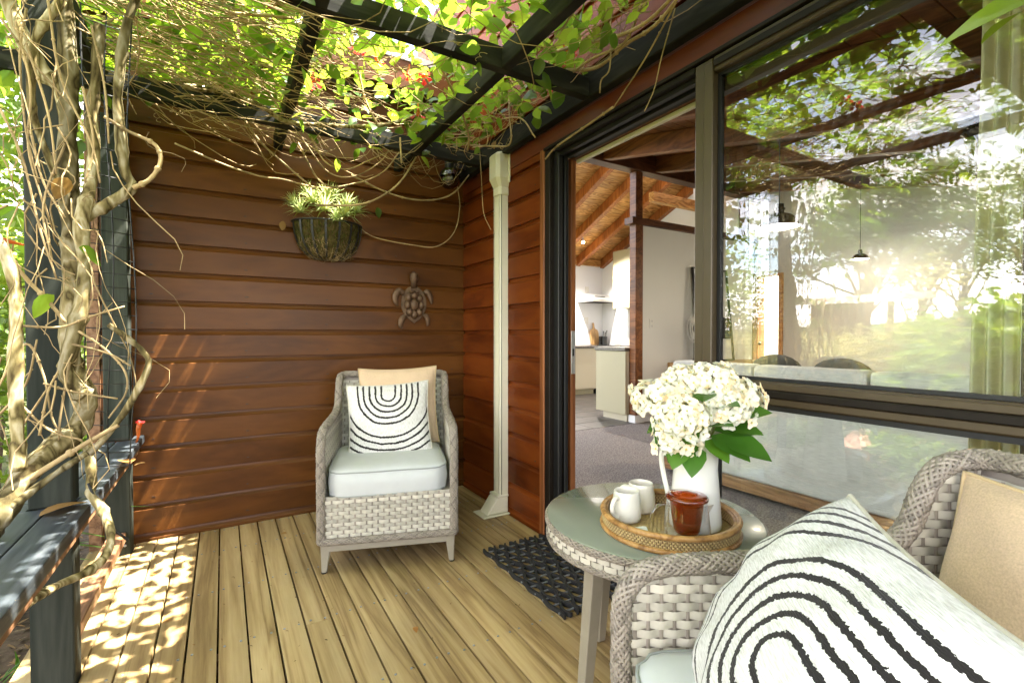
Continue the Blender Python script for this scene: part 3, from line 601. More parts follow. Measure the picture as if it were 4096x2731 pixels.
obj('splash_tile', MB().box(6.676, 6.689, 6.6, 6.86, .913, 1.02).box(6.676, 6.689, 6.865, 7.12, .913, 1.02), 'ceram', cw, world=True, bev=.002)
pn = thing('peninsula_cabinet', 'olive end panel of the kitchen peninsula beside the timber post', 'cabinet', (4.6, 4.7, 0))
obj('end_panel', MB().box(4.38, 4.40, 4.47, 5.03, .095, .905), 'lam2', pn, world=True, bev=.002)
obj('carcass', MB().box(4.402, 6.6, 4.475, 5.00, .10, .905), 'lam', pn, world=True)
obj('kickboard', MB().box(4.425, 6.6, 4.49, 4.93, .0, .094), 'lam', pn, world=True)
obj('worktop', MB().box(4.365, 6.6, 4.466, 5.05, .907, .952), 'bench', pn, world=True, bev=.006)
uc = thing('wall_cabinet', 'olive wall cabinet hung under the sloping pine ceiling', 'wall cabinet', (6.5, 6.4, 1.6))
obj('carcass', MB().hexa([(6.33, 5.2, 1.60), (6.685, 5.2, 1.60), (6.685, 6.78, 1.60), (6.33, 6.78, 1.60)], [(6.33, 5.2, 2.68), (6.685, 5.2, 2.68), (6.685, 6.78, 2.68), (6.33, 6.78, 2.68)]), 'lam2', uc, world=True, bev=.002)
obj('cupboard_door', MB().box(6.312, 6.328, 5.99, 6.78, 1.605, 2.675), 'lam2', uc, world=True, bev=.002)
obj('cupboard_door', MB().box(6.312, 6.328, 5.2, 5.985, 1.605, 2.675), 'lam2', uc, world=True, bev=.002)
hd = thing('range_hood', 'slim steel range hood on the white kitchen wall', 'range hood', (6.3, 7.4, 1.72))
obj('canopy', MB().prism([(7.499, 1.92), (7.30, 1.92), (7.03, 1.80), (7.03, 1.755), (7.499, 1.755)], lambda y, z: (6.04, y, z), lambda y, z: (6.64, y, z)), 'steel', hd, world=True, bev=.003)
obj('grille', MB().bar((6.2, 7.16, 1.863), (6.45, 7.16, 1.863), .04, .006), 'aludark', hd, world=True)
obj('filter', MB().box(6.07, 6.61, 7.06, 7.47, 1.748, 1.754), 'aludark', hd, world=True)
cb = thing('chopping_board', 'round-shouldered wooden chopping board leaning behind the pepper mill', 'chopping board', (6.42, 7.40, .917))
pr_ = [(-.10, 0), (.10, 0), (.112, .02), (.112, .24), (.095, .29), (.06, .31), (.03, .325), (.022, .36), (.022, .42), (.012, .44), (-.012, .44), (-.022, .42), (-.022, .36), (-.03, .325), (-.06, .31), (-.095, .29), (-.112, .24), (-.112, .02)]
obj('board', MB().prism(pr_, lambda x, z: (6.43 + x, 7.40 + z * .16, .917 + z), lambda x, z: (6.43 + x, 7.418 + z * .16, .919 + z)), 'board', cb, world=True, bev=.003)
pmn = MB().lathe([(.026, 0), (.026, .02), (.020, .06), (.022, .09), (.024, .11), (.015, .118), (.022, .125), (.022, .15), (.012, .165), (0, .168)], (6.455, 7.30, .917), 14); tag(obj('pepper_mill', pmn, 'black', smooth=40), 'black pepper mill in front of the chopping board', 'pepper mill')
uco = thing('utensil_crock', 'black crock holding kitchen utensils beside the pepper mill', 'utensil crock', (6.55, 7.28, .917))
obj('crock', MB().lathe([(.058, 0), (.062, .003), (.062, .165), (.057, .165), (.055, .01), (0, .01)], (6.55, 7.28, .917), 18), 'iron', uco, world=True, smooth=40)
for dx, dz, tx in ((-.02, .27, -.02), (.03, .28, .07), (.01, .25, .03)): obj('utensil', MB().tube([(6.55 + dx * .5, 7.28, .93), (6.55 + tx * .7, 7.28, .917 + dz * .75), (6.55 + tx, 7.28, .917 + dz)], [.006, .006, .012]), 'iron', uco, world=True, smooth=180)
def plate(name, label, cat, x, y, z, w, h, axis, holes=1):
    t = thing(name, label, cat, (x, y, z))
    if axis == 'y':
        obj('cover', MB().box(x - w / 2, x + w / 2, y - .010, y, z - h / 2, z + h / 2), 'whiteplastic', t, world=True, bev=.003)
        for i in range(holes): obj('switch', MB().box(x - .008, x + .008, y - .016, y - .0105, z - h * .25 + i * h * .5 - .012, z - h * .25 + i * h * .5 + .012), 'steel' if holes > 1 else 'whiteplastic', t, world=True, bev=.002)
plate('wall_socket', 'white power socket above the range hood', 'socket', 6.28, 7.498, 2.02, .09, .12, 'y')
plate('wall_socket', 'white power socket under the range hood by the chopping board', 'socket', 6.27, 7.498, 1.40, .08, .14, 'y')
plate('light_switch', 'cream light switch on the partition wall beside the post', 'light switch', 4.735, 4.373, 1.26, .075, .125, 'y', 2)
sp = thing('spotlight', 'small steel spotlight on the sloping pine ceiling', 'spotlight', (5.2, 6.2, 3.1))
xs, ys = 5.55, 6.80; zz = zk(ys) - .012
obj('base_plate', MB().hexa([(xs - .05, ys - .05, zz + .012 + .0225), (xs + .05, ys - .05, zz + .012 + .0225), (xs + .05, ys + .05, zz - .0225 + .012), (xs - .05, ys + .05, zz - .0225 + .012)], [(xs - .05, ys - .05, zz + .0225), (xs + .05, ys - .05, zz + .0225), (xs + .05, ys + .05, zz - .0225), (xs - .05, ys + .05, zz - .0225)]), 'steel', sp, world=True)
obj('lamp_head', MB().tube([(xs + .02, ys, zz - .03), (xs + .035, ys - .02, zz - .13)], .028, .036, n=12), 'steel', sp, world=True, smooth=40)
sl2 = bpy.data.lights.new('spot_light', 'SPOT'); sl2.energy = 60; sl2.spot_size = R(125); sl2.spot_blend = .6; sl2.color = (1, .92, .82); sl2.shadow_soft_size = .05
so2 = bpy.data.objects.new('spot_light', sl2); COL.objects.link(so2); so2.location = (xs + .04, ys - .05, zz - .18); so2.rotation_euler = Vector((.15, -.25, -1)).to_track_quat('-Z', 'Y').to_euler()
obj('lamp_glass', MB().ball((xs + .036, ys - .022, zz - .137), .026), 'bulbon', sp, world=True, smooth=180)
# side cabinet, desk fan and framed pictures against the partition
sc = thing('side_cabinet', 'low wooden sideboard standing against the cream partition wall', 'sideboard', (5.6, 4.1, 0))
obj('body', MB().box(5.02, 6.75, 3.95, 4.355, .12, .75), 'board', sc, world=True, bev=.004)
for x0 in (5.06, 5.62, 6.18): obj('drawer_front', MB().box(x0, x0 + .54, 3.932, 3.949, .16, .71), 'teak', sc, world=True, bev=.003)
for x in (5.08, 6.69): obj('leg', MB().box(x - .025, x + .025, 3.99, 4.04, .004, .119), 'teak', sc, world=True)
fn = thing('desk_fan', 'white desk fan standing on the sideboard near the light switch', 'desk fan', (5.33, 4.15, .75))
obj('stand', MB().lathe([(.10, 0), (.10, .012), (.03, .03), (.016, .05), (.016, .30)], (5.33, 4.17, .752), 18).ball((5.33, 4.15, 1.20), .055), 'chrome', fn, world=True, smooth=40)
cg = MB()
for rr in (.06, .11, .155, .19):
    cg.tube([(5.33 + rr * math.cos(a), 4.10 + (.02 if rr < .18 else .04), 1.20 + rr * math.sin(a)) for a in [i * math.pi / 12 for i in range(25)]], .004, n=5, caps=False)
for i in range(20):
    a = i * math.pi / 10; cg.tube([(5.33 + .03 * math.cos(a), 4.11, 1.20 + .03 * math.sin(a)), (5.33 + .19 * math.cos(a), 4.14, 1.20 + .19 * math.sin(a))], .0025, n=4)
obj('cage', cg, 'whiteplastic', fn, world=True, smooth=180)
for i in range(3):
    a = i * 2.094; obj('blade', MB().add([(5.33 + .03 * math.cos(a), 4.14, 1.20 + .03 * math.sin(a)), (5.33 + .16 * math.cos(a - .35), 4.13, 1.20 + .16 * math.sin(a - .35)), (5.33 + .17 * math.cos(a), 4.14, 1.20 + .17 * math.sin(a)), (5.33 + .15 * math.cos(a + .35), 4.155, 1.20 + .15 * math.sin(a + .35))], [(0, 1, 2, 3)]).add([(5.33 + .03 * math.cos(a), 4.144, 1.20 + .03 * math.sin(a)), (5.33 + .16 * math.cos(a - .35), 4.134, 1.20 + .16 * math.sin(a - .35)), (5.33 + .17 * math.cos(a), 4.144, 1.20 + .17 * math.sin(a)), (5.33 + .15 * math.cos(a + .35), 4.159, 1.20 + .15 * math.sin(a + .35))], [(3, 2, 1, 0)]), 'whiteplastic', fn, world=True)
pc = thing('framed_picture', 'tall black framed picture leaning above the sideboard', 'picture', (5.7, 4.3, .76))
obj('print', MB().hexa([(5.48, 4.20, .77), (6.18, 4.20, .77), (6.18, 4.215, .77), (5.48, 4.215, .77)], [(5.48, 4.33, 2.02), (6.18, 4.33, 2.02), (6.18, 4.345, 2.02), (5.48, 4.345, 2.02)]), 'whiteg', pc, world=True)
for a, b in (((5.47, 4.19, .76), (5.47, 4.322, 2.03)), ((6.19, 4.19, .76), (6.19, 4.322, 2.03)), ((5.46, 4.192, .765), (6.2, 4.192, .765)), ((5.46, 4.322, 2.025), (6.2, 4.322, 2.025))): obj('frame', MB().bar(a, b, .022, .03, (0, 1, .1)), 'black', pc, world=True)
obj('printed_block', MB().hexa([(5.98, 4.2235, 1.06), (6.17, 4.2235, 1.06), (6.17, 4.2265, 1.06), (5.98, 4.2265, 1.06)], [(5.98, 4.254, 1.36), (6.17, 4.254, 1.36), (6.17, 4.257, 1.36), (5.98, 4.257, 1.36)]), 'black', pc, world=True)
# sofa seen from behind
sf = thing('sofa', 'white linen sofa with its back and oak rail turned to the window', 'sofa', (3.5, 1.6, 0))
obj('back', MB().box(3.10, 3.24, .55, 2.75, .115, .80), 'linen', sf, world=True, bev=.03, seg=3, smooth=60)
obj('base_rail', MB().box(3.085, 3.98, .56, 2.74, .03, .113), 'teak', sf, world=True, bev=.006)
obj('seat', MB().box(3.245, 4.0, .60, 2.70, .115, .42), 'linen', sf, world=True, bev=.04, seg=3, smooth=60)
for y0 in (.62, 1.33, 2.04): obj('back_cushion', MB().box(3.20, 3.40, y0, y0 + .69, .43, .905), 'linen', sf, world=True, bev=.05, seg=4, smooth=60)
for y in (.70, 2.6): obj('leg', MB().box(3.2, 3.25, y - .025, y + .025, .004, .029), 'teak', sf, world=True)
for y, z in ((1.55, .93), (1.98, .94)):
    m = MB().ball((3.42, y, z - .08), .19, .45, 1, .62, 16, 10); tag(obj('throw_cushion', m, 'dkcush', smooth=180), 'charcoal cushion poking up over the sofa back, %s' % ('nearer the curtain' if y < 1.7 else 'farther from the curtain'), 'cushion', 'dark cushions on the sofa')
# curtain
ct = MB()
def cp(u, v): return (1.735 + .022 * math.sin(u * 20) + .006 * math.sin(v * 9), .375 + u * (.085 + .03 * (1 - v)), .03 + v * 2.03)
ct.grid(cp, 40, 12); n0 = len(ct.v); ct.grid(lambda u, v: tuple(a + b for a, b in zip(cp(u, v), (.004, 0, 0))), 40, 12, True)
cu = tag(obj('curtain', ct, 'curtain', smooth=180), 'olive cream curtain hanging inside the big window', 'curtain')
# ceiling fan
cfn = thing('ceiling_fan', 'ceiling fan with pale perforated blades beyond the big window', 'ceiling fan', (4.0, 1.02, 2.37))
obj('downrod', MB().lathe([(.014, .0), (.014, .36)], (4.0, 1.02, 2.37), 10).lathe([(.06, .33), (.075, .37)], (4.0, 1.02, 2.30), 14), 'chrome', cfn, world=True, smooth=40)
obj('motor', MB().lathe([(.0, -.10), (.05, -.09), (.05, -.05), (.10, -.03), (.125, .0), (.11, .035), (.03, .05)], (4.0, 1.02, 2.36), 20), 'chrome', cfn, world=True, smooth=40)
for a in (158, 38, 278, 218):
    c, s = math.cos(R(a)), math.sin(R(a)); f = lambda r, w, z: (4.0 + c * r - s * w, 1.02 + s * r + c * w, 2.37 + z)
    obj('blade', MB().hexa([f(.16, -.05, -.01), f(.66, -.065, -.02), f(.66, .065, .01), f(.16, .05, .015)], [f(.16, -.05, -.004), f(.66, -.065, -.014), f(.66, .065, .016), f(.16, .05, .021)]), 'fanblade', cfn, world=True)
    obj('blade_arm', MB().bar(f(.10, 0, 0), f(.22, 0, .004), .03, .008), 'chrome', cfn, world=True)
# pendants
def pendant(x, y, z, s, label):
    t = thing('pendant_lamp', label, 'pendant lamp', (x, y, z), group='lit pendant lamps in the living room')
    obj('cord', MB().tube([(x, y, z + .24 * s), (x, y, zl(y, .19))], .004, n=5), 'black', t, world=True)
    sh = obj('shade', MB().lathe([(.185 * s, 0), (.18 * s, .03 * s), (.155 * s, .08 * s), (.11 * s, .12 * s), (.055 * s, .14 * s), (.045 * s, .145 * s), (.045 * s, .17 * s), (.055 * s, .175 * s), (.055 * s, .19 * s), (.042 * s, .195 * s), (.042 * s, .235 * s), (.006, .24 * s)], (x, y, z), 28, cap=False), 'chrome', t, world=True, smooth=50)
    obj('shade_lining', MB().lathe([(.180 * s, .002 * s), (.15 * s, .076 * s), (.105 * s, .115 * s), (.05 * s, .13 * s), (0, .131 * s)], (x, y, z), 28, cap=False), 'lampin', t, world=True, smooth=180)
    obj('lamp_bulb', MB().ball((x, y, z + .055 * s), .032 * s), 'bulbon', t, world=True, smooth=180)
    pl = bpy.data.lights.new('pendant_light', 'POINT'); pl.energy = 5 * s; pl.color = (1, .88, .70); pl.shadow_soft_size = .04
    po = bpy.data.objects.new('pendant_light', pl); COL.objects.link(po); po.location = (x, y, z - .03)
pendant(3.92, 2.25, 2.0, .80, 'dark chrome dome pendant lamp glowing inside, near the timber post')
pendant(6.6, 2.80, 2.03, .48, 'smaller lit pendant lamp hanging farther back in the room')

# ------------------------------------------------------------------ pergola and rail
pg = thing('pergola', 'charcoal timber pergola roofing the deck under the vine', 'pergola', (-.466, 2.05, 0))
def pp(name, mat, *b, bev=.004): return obj(name, MB().box(*b), mat, pg, world=True, bev=bev)
obj('post', MB().box(-.515, -.412, 2.012, 2.098, -.22, .5395).box(-.515, -.412, 2.012, 2.098, .5815, 2.222), 'post', pg, world=True, bev=.004)
obj('post', MB().box(-.515, -.412, 3.098, 3.195, -.22, .5395).box(-.515, -.412, 3.098, 3.195, .5815, 2.222), 'post', pg, world=True, bev=.004)
scr = MB()
for x in (-.495, -.435): 
    for z in (.045, .07):
        c = MB().lathe([(.007, 0), (.0055, .003), (0, .0036)], (0, 0, 0), 10); scr.add([(x + a, 3.0975 - c_, z + b) for a, b, c_ in c.v], c.f)
obj('screw', scr, 'nail', pg, world=True, kind='stuff')
pp('ledger', 'pergola', WX - .054, WX - .006, -1.9, 3.225, 2.232, 2.355)
for y in (2.82, 1.745, .67, -.4, -1.45): pp('beam', 'pergola', -1.15, WX - .0555, y, y + .045, 2.228, 2.320)
for x in (-.486, .268, 1.0):
    ys = [-1.9, -1.45, -.4, .67, 1.745, 2.82, 3.215]
    for a, b in zip(ys[:-1], ys[1:]):
        if a == -1.9: continue
        pp('rafter', 'pergola', x, x + .045, a + .0465, b - .0015, 2.225, 2.317)
# rail round the posts
rl = thing('deck_rail', 'weathered charcoal rail along the open side of the deck', 'rail', (-.466, 1.0, 0))
for i, (x0, x1) in enumerate(((-.566, -.468), (-.464, -.366))):
    for a, b in ((-1.5, 2.0105), (2.0995, 3.0965)) if True else ():
        obj('rail_board', MB().box(x0, x1, a, b, .540 + .0006 * i, .581 - .0008 * i), 'rail', rl, world=True, bev=.005, seg=2)
obj('rail_board', MB().box(-.4105, -.366, 2.0107, 2.0993, .540, .580), 'rail', rl, world=True, bev=.004)
obj('rail_board', MB().box(-.566, -.5165, 2.0107, 2.0993, .540, .580), 'rail', rl, world=True, bev=.004)
obj('rail_board', MB().box(-.4105, -.366, 3.0967, 3.232, .540, .580), 'rail', rl, world=True, bev=.004)
obj('edge_strip', MB().box(-.412, -.372, -1.5, 3.09, .518, .5394), 'oldwood', rl, world=True)
obj('bottom_rail', MB().box(-.50, -.43, 2.10, 3.096, .07, .115), 'oldwood', rl, world=True, bev=.003)
for y in (.55, -.9): obj('post', MB().box(-.515, -.412, y, y + .09, -.22, .5395), 'post', rl, world=True, bev=.004)

# ------------------------------------------------------------------ the vine
vine = thing('trumpet_vine', 'old woody trumpet vine climbing the pergola post and covering the roof', 'vine', (-.45, 1.85, -.2))
STEMS = [([(-0.548,1.75,0.607),(-0.5,1.75,0.654),(-0.463,1.8,0.738),(-0.411,1.85,0.799),(-0.368,1.9,0.849),(-0.358,1.9,0.934),(-0.388,1.92,1.013),(-0.396,1.93,1.131),(-0.385,1.93,1.236),(-0.389,1.93,1.394),(-0.394,1.94,1.539),(-0.4,1.95,1.699),(-0.393,1.95,1.832),(-0.397,1.95,1.975),(-0.4,1.95,2.13),(-0.399,1.95,2.209)],0.033,0.021),([(-0.363,1.9,0.869),(-0.344,1.88,0.909),(-0.357,1.87,0.944),(-0.391,1.86,1.01),(-0.382,1.86,1.071),(-0.361,1.87,1.187),(-0.351,1.88,1.307),(-0.357,1.88,1.448),(-0.342,1.9,1.55),(-0.334,1.92,1.662),(-0.343,1.95,1.777),(-0.332,1.95,1.914),(-0.32,1.95,2.079)],0.022,0.014),([(-0.357,1.9,1.463),(-0.296,1.9,1.52),(-0.24,1.9,1.579),(-0.257,1.9,1.628),(-0.267,1.9,1.749),(-0.272,1.9,1.84),(-0.266,1.9,1.936),(-0.249,1.9,2.075),(-0.216,1.9,2.193)],0.016,0.012),([(-0.235,1.88,1.572),(-0.192,1.88,1.606),(-0.166,1.88,1.661),(-0.169,1.88,1.702),(-0.191,1.88,1.725),(-0.249,1.88,1.746),(-0.301,1.88,1.776)],0.007,0.005),([(-0.465,1.75,0.762),(-0.465,1.75,0.844),(-0.467,1.75,0.97),(-0.465,1.75,1.14),(-0.465,1.75,1.239),(-0.481,1.75,1.322),(-0.5,1.75,1.376)],0.017,0.012),([(-0.533,1.97,2.107),(-0.499,1.97,1.997),(-0.457,1.97,1.909),(-0.417,1.97,1.86),(-0.398,1.97,1.746)],0.022,0.02),([(-0.386,1.85,2.076),(-0.429,1.85,1.989),(-0.446,1.85,1.931),(-0.453,1.85,1.852),(-0.451,1.85,1.739),(-0.421,1.85,1.624),(-0.396,1.85,1.535)],0.012,0.008),([(-0.331,1.8,0.78),(-0.297,1.8,0.82),(-0.243,1.8,0.905),(-0.194,1.8,1.021),(-0.205,1.8,1.068),(-0.244,1.8,1.111),(-0.285,1.8,1.149)],0.01,0.007),([(-0.356,1.9,0.789),(-0.346,1.9,0.724),(-0.341,1.88,0.664),(-0.341,1.86,0.647),(-0.308,1.84,0.595),(-0.285,1.8,0.533),(-0.292,1.76,0.489),(-0.322,1.7,0.476),(-0.356,1.62,0.49),(-0.375,1.52,0.51),(-0.39,1.45,0.518)],0.013,0.01),([(-0.525,1.78,0.677),(-0.432,1.78,0.744),(-0.338,1.78,0.81),(-0.262,1.78,0.857)],0.009,0.006),([(-0.513,1.74,0.637),(-0.396,1.74,0.74),(-0.324,1.74,0.792)],0.01,0.008),([(-0.506,1.8,1.361),(-0.457,1.8,1.272),(-0.414,1.8,1.214),(-0.379,1.8,1.154)],0.006,0.005),([(-0.493,1.82,1.145),(-0.393,1.82,1.141),(-0.335,1.82,1.169),(-0.25,1.82,1.204)],0.0035,0.0025),([(-0.369,1.82,1.093),(-0.288,1.82,1.064),(-0.238,1.82,1.026)],0.0035,0.0025),([(-0.508,1.82,1.726),(-0.467,1.82,1.606),(-0.434,1.82,1.42),(-0.4,1.82,1.277)],0.0035,0.0025),([(-0.378,1.82,1.659),(-0.425,1.82,1.481),(-0.408,1.82,1.325)],0.0035,0.0025),([(-0.454,1.82,2.011),(-0.468,1.82,1.877),(-0.458,1.82,1.679),(-0.433,1.82,1.54)],0.0035,0.0025),([(-0.516,1.82,0.989),(-0.464,1.82,1.094),(-0.43,1.82,1.008),(-0.413,1.82,0.885),(-0.391,1.82,0.833)],0.0035,0.0025),([(-0.5,1.82,0.964),(-0.422,1.82,0.855),(-0.349,1.82,0.816)],0.0035,0.0025),([(-0.375,1.82,1.043),(-0.395,1.82,0.896),(-0.4,1.82,0.822)],0.0035,0.0025),([(-0.44,1.82,0.839),(-0.421,1.82,0.959),(-0.398,1.82,1.019)],0.0035,0.0025),([(-0.493,1.82,0.833),(-0.421,1.82,0.971)],0.0035,0.0025),([(-0.517,1.82,0.906),(-0.465,1.82,0.986),(-0.442,1.82,1.106)],0.0035,0.0025),([(-0.449,1.82,1.68),(-0.424,1.82,1.542),(-0.38,1.82,1.451)],0.0035,0.0025),([(-0.339,1.82,1.829),(-0.316,1.82,1.672),(-0.337,1.82,1.556)],0.0035,0.0025),([(-0.455,1.82,1.916),(-0.413,1.82,1.737),(-0.397,1.82,1.57)],0.0035,0.0025),([(-0.318,1.82,2.008),(-0.29,1.82,1.841),(-0.282,1.82,1.679)],0.0035,0.0025),([(-0.43,1.82,0.984),(-0.366,1.82,0.956),(-0.269,1.82,0.93)],0.0035,0.0025),([(-0.476,1.82,1.968),(-0.448,1.82,1.8),(-0.454,1.82,1.632),(-0.425,1.82,1.481)],0.0035,0.0025),([(-0.355,1.82,1.13),(-0.298,1.82,1.079),(-0.253,1.82,1.014),(-0.249,1.82,0.948),(-0.29,1.82,0.874)],0.0035,0.0025),([(-0.505,1.82,1.97),(-0.438,1.82,1.862),(-0.358,1.82,1.762)],0.0035,0.0025),([(-0.41,1.82,2.05),(-0.385,1.82,1.841),(-0.321,1.82,1.671),(-0.303,1.82,1.561)],0.0035,0.0025),([(-0.152,2.68,2.259),(0.017,2.68,2.27),(0.169,2.68,2.246),(0.285,2.68,2.195),(0.47,2.68,2.221),(0.694,2.68,2.263),(0.898,2.68,2.347),(1.118,2.68,2.495),(1.307,2.68,2.664),(1.407,2.68,2.762)],0.012,0.009),([(0.665,2.0,2.576),(0.74,2.05,2.515),(0.827,2.1,2.441),(0.956,2.2,2.37),(1.08,2.3,2.285),(1.17,2.4,2.204),(1.185,2.45,2.153)],0.008,0.006),([(0.508,2.4,2.584),(0.548,2.4,2.501),(0.575,2.4,2.398),(0.608,2.4,2.268),(0.664,2.4,2.162)],0.006,0.005),([(-0.207,3.05,2.112),(0.017,3.05,2.041),(0.19,3.05,2.008),(0.299,3.05,2.01),(0.453,3.05,1.994),(0.582,3.05,2.005),(0.658,3.05,2.035)],0.005,0.004),([(0.082,2.9,2.284),(0.168,2.9,2.16),(0.285,2.9,2.06),(0.431,2.9,1.951),(0.461,2.9,1.939)],0.006,0.004),([(0.457,2.88,1.845),(0.661,2.88,1.874),(0.787,2.88,1.925),(0.918,2.88,2.031),(1.01,2.88,2.17),(1.075,2.88,2.307),(1.113,2.88,2.414)],0.006,0.006),([(0.677,3.02,2.091),(0.87,3.02,2.025),(1.058,3.02,1.998),(1.237,3.02,2.024),(1.363,3.02,2.091),(1.472,3.02,2.227)],0.006,0.005),([(0.425,2.85,2.204),(0.499,2.85,2.084),(0.615,2.85,2.065),(0.738,2.85,2.137),(0.892,2.85,2.234)],0.004,0.003),([(0.402,2.9,2.185),(0.523,2.9,2.047),(0.667,2.9,2.047),(0.819,2.9,2.159),(0.881,2.9,2.257)],0.004,0.003),([(0.36,2.92,2.199),(0.495,2.92,1.982),(0.671,2.92,2.011),(0.842,2.92,2.108),(0.959,2.92,2.27)],0.005,0.004),([(0.895,2.75,2.269),(0.899,2.75,2.186),(0.903,2.75,2.12)],0.005,0.005),([(0.236,2.1,2.446),(0.294,2.1,2.392),(0.359,2.1,2.362),(0.45,2.1,2.385),(0.516,2.1,2.415)],0.006,0.005),([(0.015,2.0,2.262),(0.128,2.0,2.291),(0.24,2.0,2.318)],0.006,0.005),([(0.016,2.3,2.265),(0.119,2.3,2.212),(0.189,2.3,2.134),(0.216,2.3,2.092)],0.005,0.004),([(1.427,3.17,2.353),(1.447,3.17,2.211),(1.472,3.17,2.041),(1.426,3.17,1.852),(1.289,3.17,1.737),(1.094,3.17,1.733),(0.877,3.17,1.754),(0.778,3.17,1.798),(0.714,3.17,1.872)],0.004,0.003),([(1.4,1.82,2.367),(1.4,1.607,2.279),(1.4,1.434,2.289),(1.4,1.319,2.279),(1.4,1.249,2.289),(1.4,1.171,2.322)],0.008,0.007),([(1.36,2.015,2.504),(1.36,1.706,2.41),(1.36,1.433,2.31),(1.36,1.282,2.283),(1.36,1.162,2.302)],0.008,0.007),([(1.38,1.884,2.316),(1.38,1.631,2.316),(1.38,1.454,2.282),(1.38,1.39,2.3),(1.38,1.337,2.37),(1.38,1.301,2.403)],0.006,0.005),([(1.4,1.183,2.309),(1.45,1.381,2.215),(1.49,1.604,2.121)],0.004,0.003),([(1.46,1.572,2.107),(1.49,1.729,2.117),(1.49,1.867,2.107),(1.49,2.034,2.092),(1.48,2.11,2.054)],0.006,0.005),([(1.44,1.22,2.324),(1.44,1.284,2.176),(1.44,1.319,2.072),(1.44,1.37,2.004)],0.003,0.002),([(1.38,1.503,2.513),(1.38,1.5,2.352),(1.38,1.506,2.22),(1.38,1.556,2.196),(1.38,1.565,2.145)],0.0035,0.003),([(1.38,2.703,2.497),(1.38,2.626,2.415),(1.38,2.225,2.296),(1.38,2.057,2.129)],0.005,0.004),([(1.38,2.324,2.541),(1.38,2.316,2.347),(1.38,2.308,2.185),(1.38,2.516,2.238),(1.38,2.869,2.365)],0.005,0.005),([(1.42,2.762,2.346),(1.42,2.732,2.109),(1.42,2.703,1.893),(1.42,2.608,1.766)],0.0025,0.002),([(1.36,2.744,2.301),(1.36,2.542,2.26),(1.36,2.588,2.413),(1.36,2.785,2.616)],0.004,0.003)]
for i, (pts, r, r2) in enumerate(STEMS):
    P = spline(pts, 6); n = len(P); big = r > .009
    rs = []
    for j in range(n):
        t = j / (n - 1); rr = r + (r2 - r) * t
        rr *= 1 + (.06 * math.sin(j * 1.1 + i) + .10 * math.sin(j * .43 + 2 * i) if big else .05 * math.sin(j * 2.1))
        if big and (j * 7 + i * 5) % 17 == 4: rr *= 1.25
        rs.append(rr)
    m = MB().tube(P, rs, n=9 if big else 6, jit=.05 if big else .05)
    if not big:   # leaf-scar nodes
        for j in range(3, n - 2, 7): m.ball(tuple(P[j]), rs[j] * 1.5, n=6, m=4)
    obj('stem', m, 'bark' if big else 'twig', vine, world=True, smooth=180)
def twig(mb, a, b, sag, r, seg=7, wob=.03, n=5):
    a = Vector(a); b = Vector(b); P = []
    o = Vector((rnd.gauss(0, 1), rnd.gauss(0, 1), rnd.gauss(0, .5))) * wob
    for i in range(seg + 1):
        t = i / seg; P.append(a.lerp(b, t) + Vector((0, 0, -sag)) * math.sin(math.pi * t) + o * math.sin(math.pi * t * 2) + Vector((rnd.gauss(0, 1), rnd.gauss(0, 1), rnd.gauss(0, 1))) * r * 1.6)
    mb.tube(P, r, r * .6, n=n, caps=False); return P
def curl(mb, p, r=.0011):
    q = Vector(p); P = []
    a0 = rnd.uniform(0, 6); d = Vector((rnd.gauss(0, 1), rnd.gauss(0, 1), -1)).normalized()
    for i in range(14):
        t = i / 13; rad = .012 * (1 - t * .6); P.append(q + d * t * .045 + Vector((math.cos(a0 + i * .95), math.sin(a0 + i * .95), math.sin(a0 + i)) ) * rad)
    mb.tube(P, r, n=4, caps=False)
tw = MB()
# dense dry tangle over the rail end of the pergola, thinning towards the house
for i in range(330):
    x = -.50 + abs(rnd.gauss(0, .34)); y = rnd.uniform(1.55, 2.95); z = 2.22 + rnd.uniform(-.06, .30) - max(0, (x - .2)) * .05
    L_ = rnd.uniform(.25, .8); a = rnd.gauss(.15, .55)
    twig(tw, (x, y, z), (x + L_ * math.cos(a), y + L_ * math.sin(a) * .8, z + rnd.uniform(-.16, .14)), rnd.uniform(-.02, .08), rnd.uniform(.0012, .0032))
for i in range(48):   # hanging and slanting sticks round the trunk
    x = -.42 + rnd.gauss(0, .09); y = 1.86 + rnd.gauss(0, .06); z = rnd.uniform(.95, 2.2)
    twig(tw, (x, y, z), (x + rnd.gauss(.02, .10), y + rnd.gauss(-.02, .08), z - rnd.uniform(.10, .42)), 0, rnd.uniform(.001, .0028), wob=.03)
for i in range(30):   # a skirt of wiry stems along the beam by the wall
    x = rnd.uniform(.05, 1.2); y = rnd.uniform(2.75, 3.1)
    twig(tw, (x, y, 2.24 + rnd.uniform(0, .1)), (x + rnd.uniform(.2, .55), y + rnd.uniform(-.15, .1), 2.22 + rnd.uniform(0, .12)), rnd.uniform(.03, .22), rnd.uniform(.001, .0026))
for i in range(420):   # loose runners under the leaves
    x = rnd.uniform(-.6, 1.4); y = rnd.uniform(-1.8, 3.0); a = rnd.uniform(0, 6.28); L_ = rnd.uniform(.3, .9)
    twig(tw, (x, y, 2.3 + rnd.uniform(-.05, .15)), (min(1.45, x + L_ * math.cos(a)), min(3.1, y + L_ * math.sin(a)), 2.34 + rnd.uniform(-.06, .16)), rnd.uniform(-.02, .12), rnd.uniform(.0012, .003))
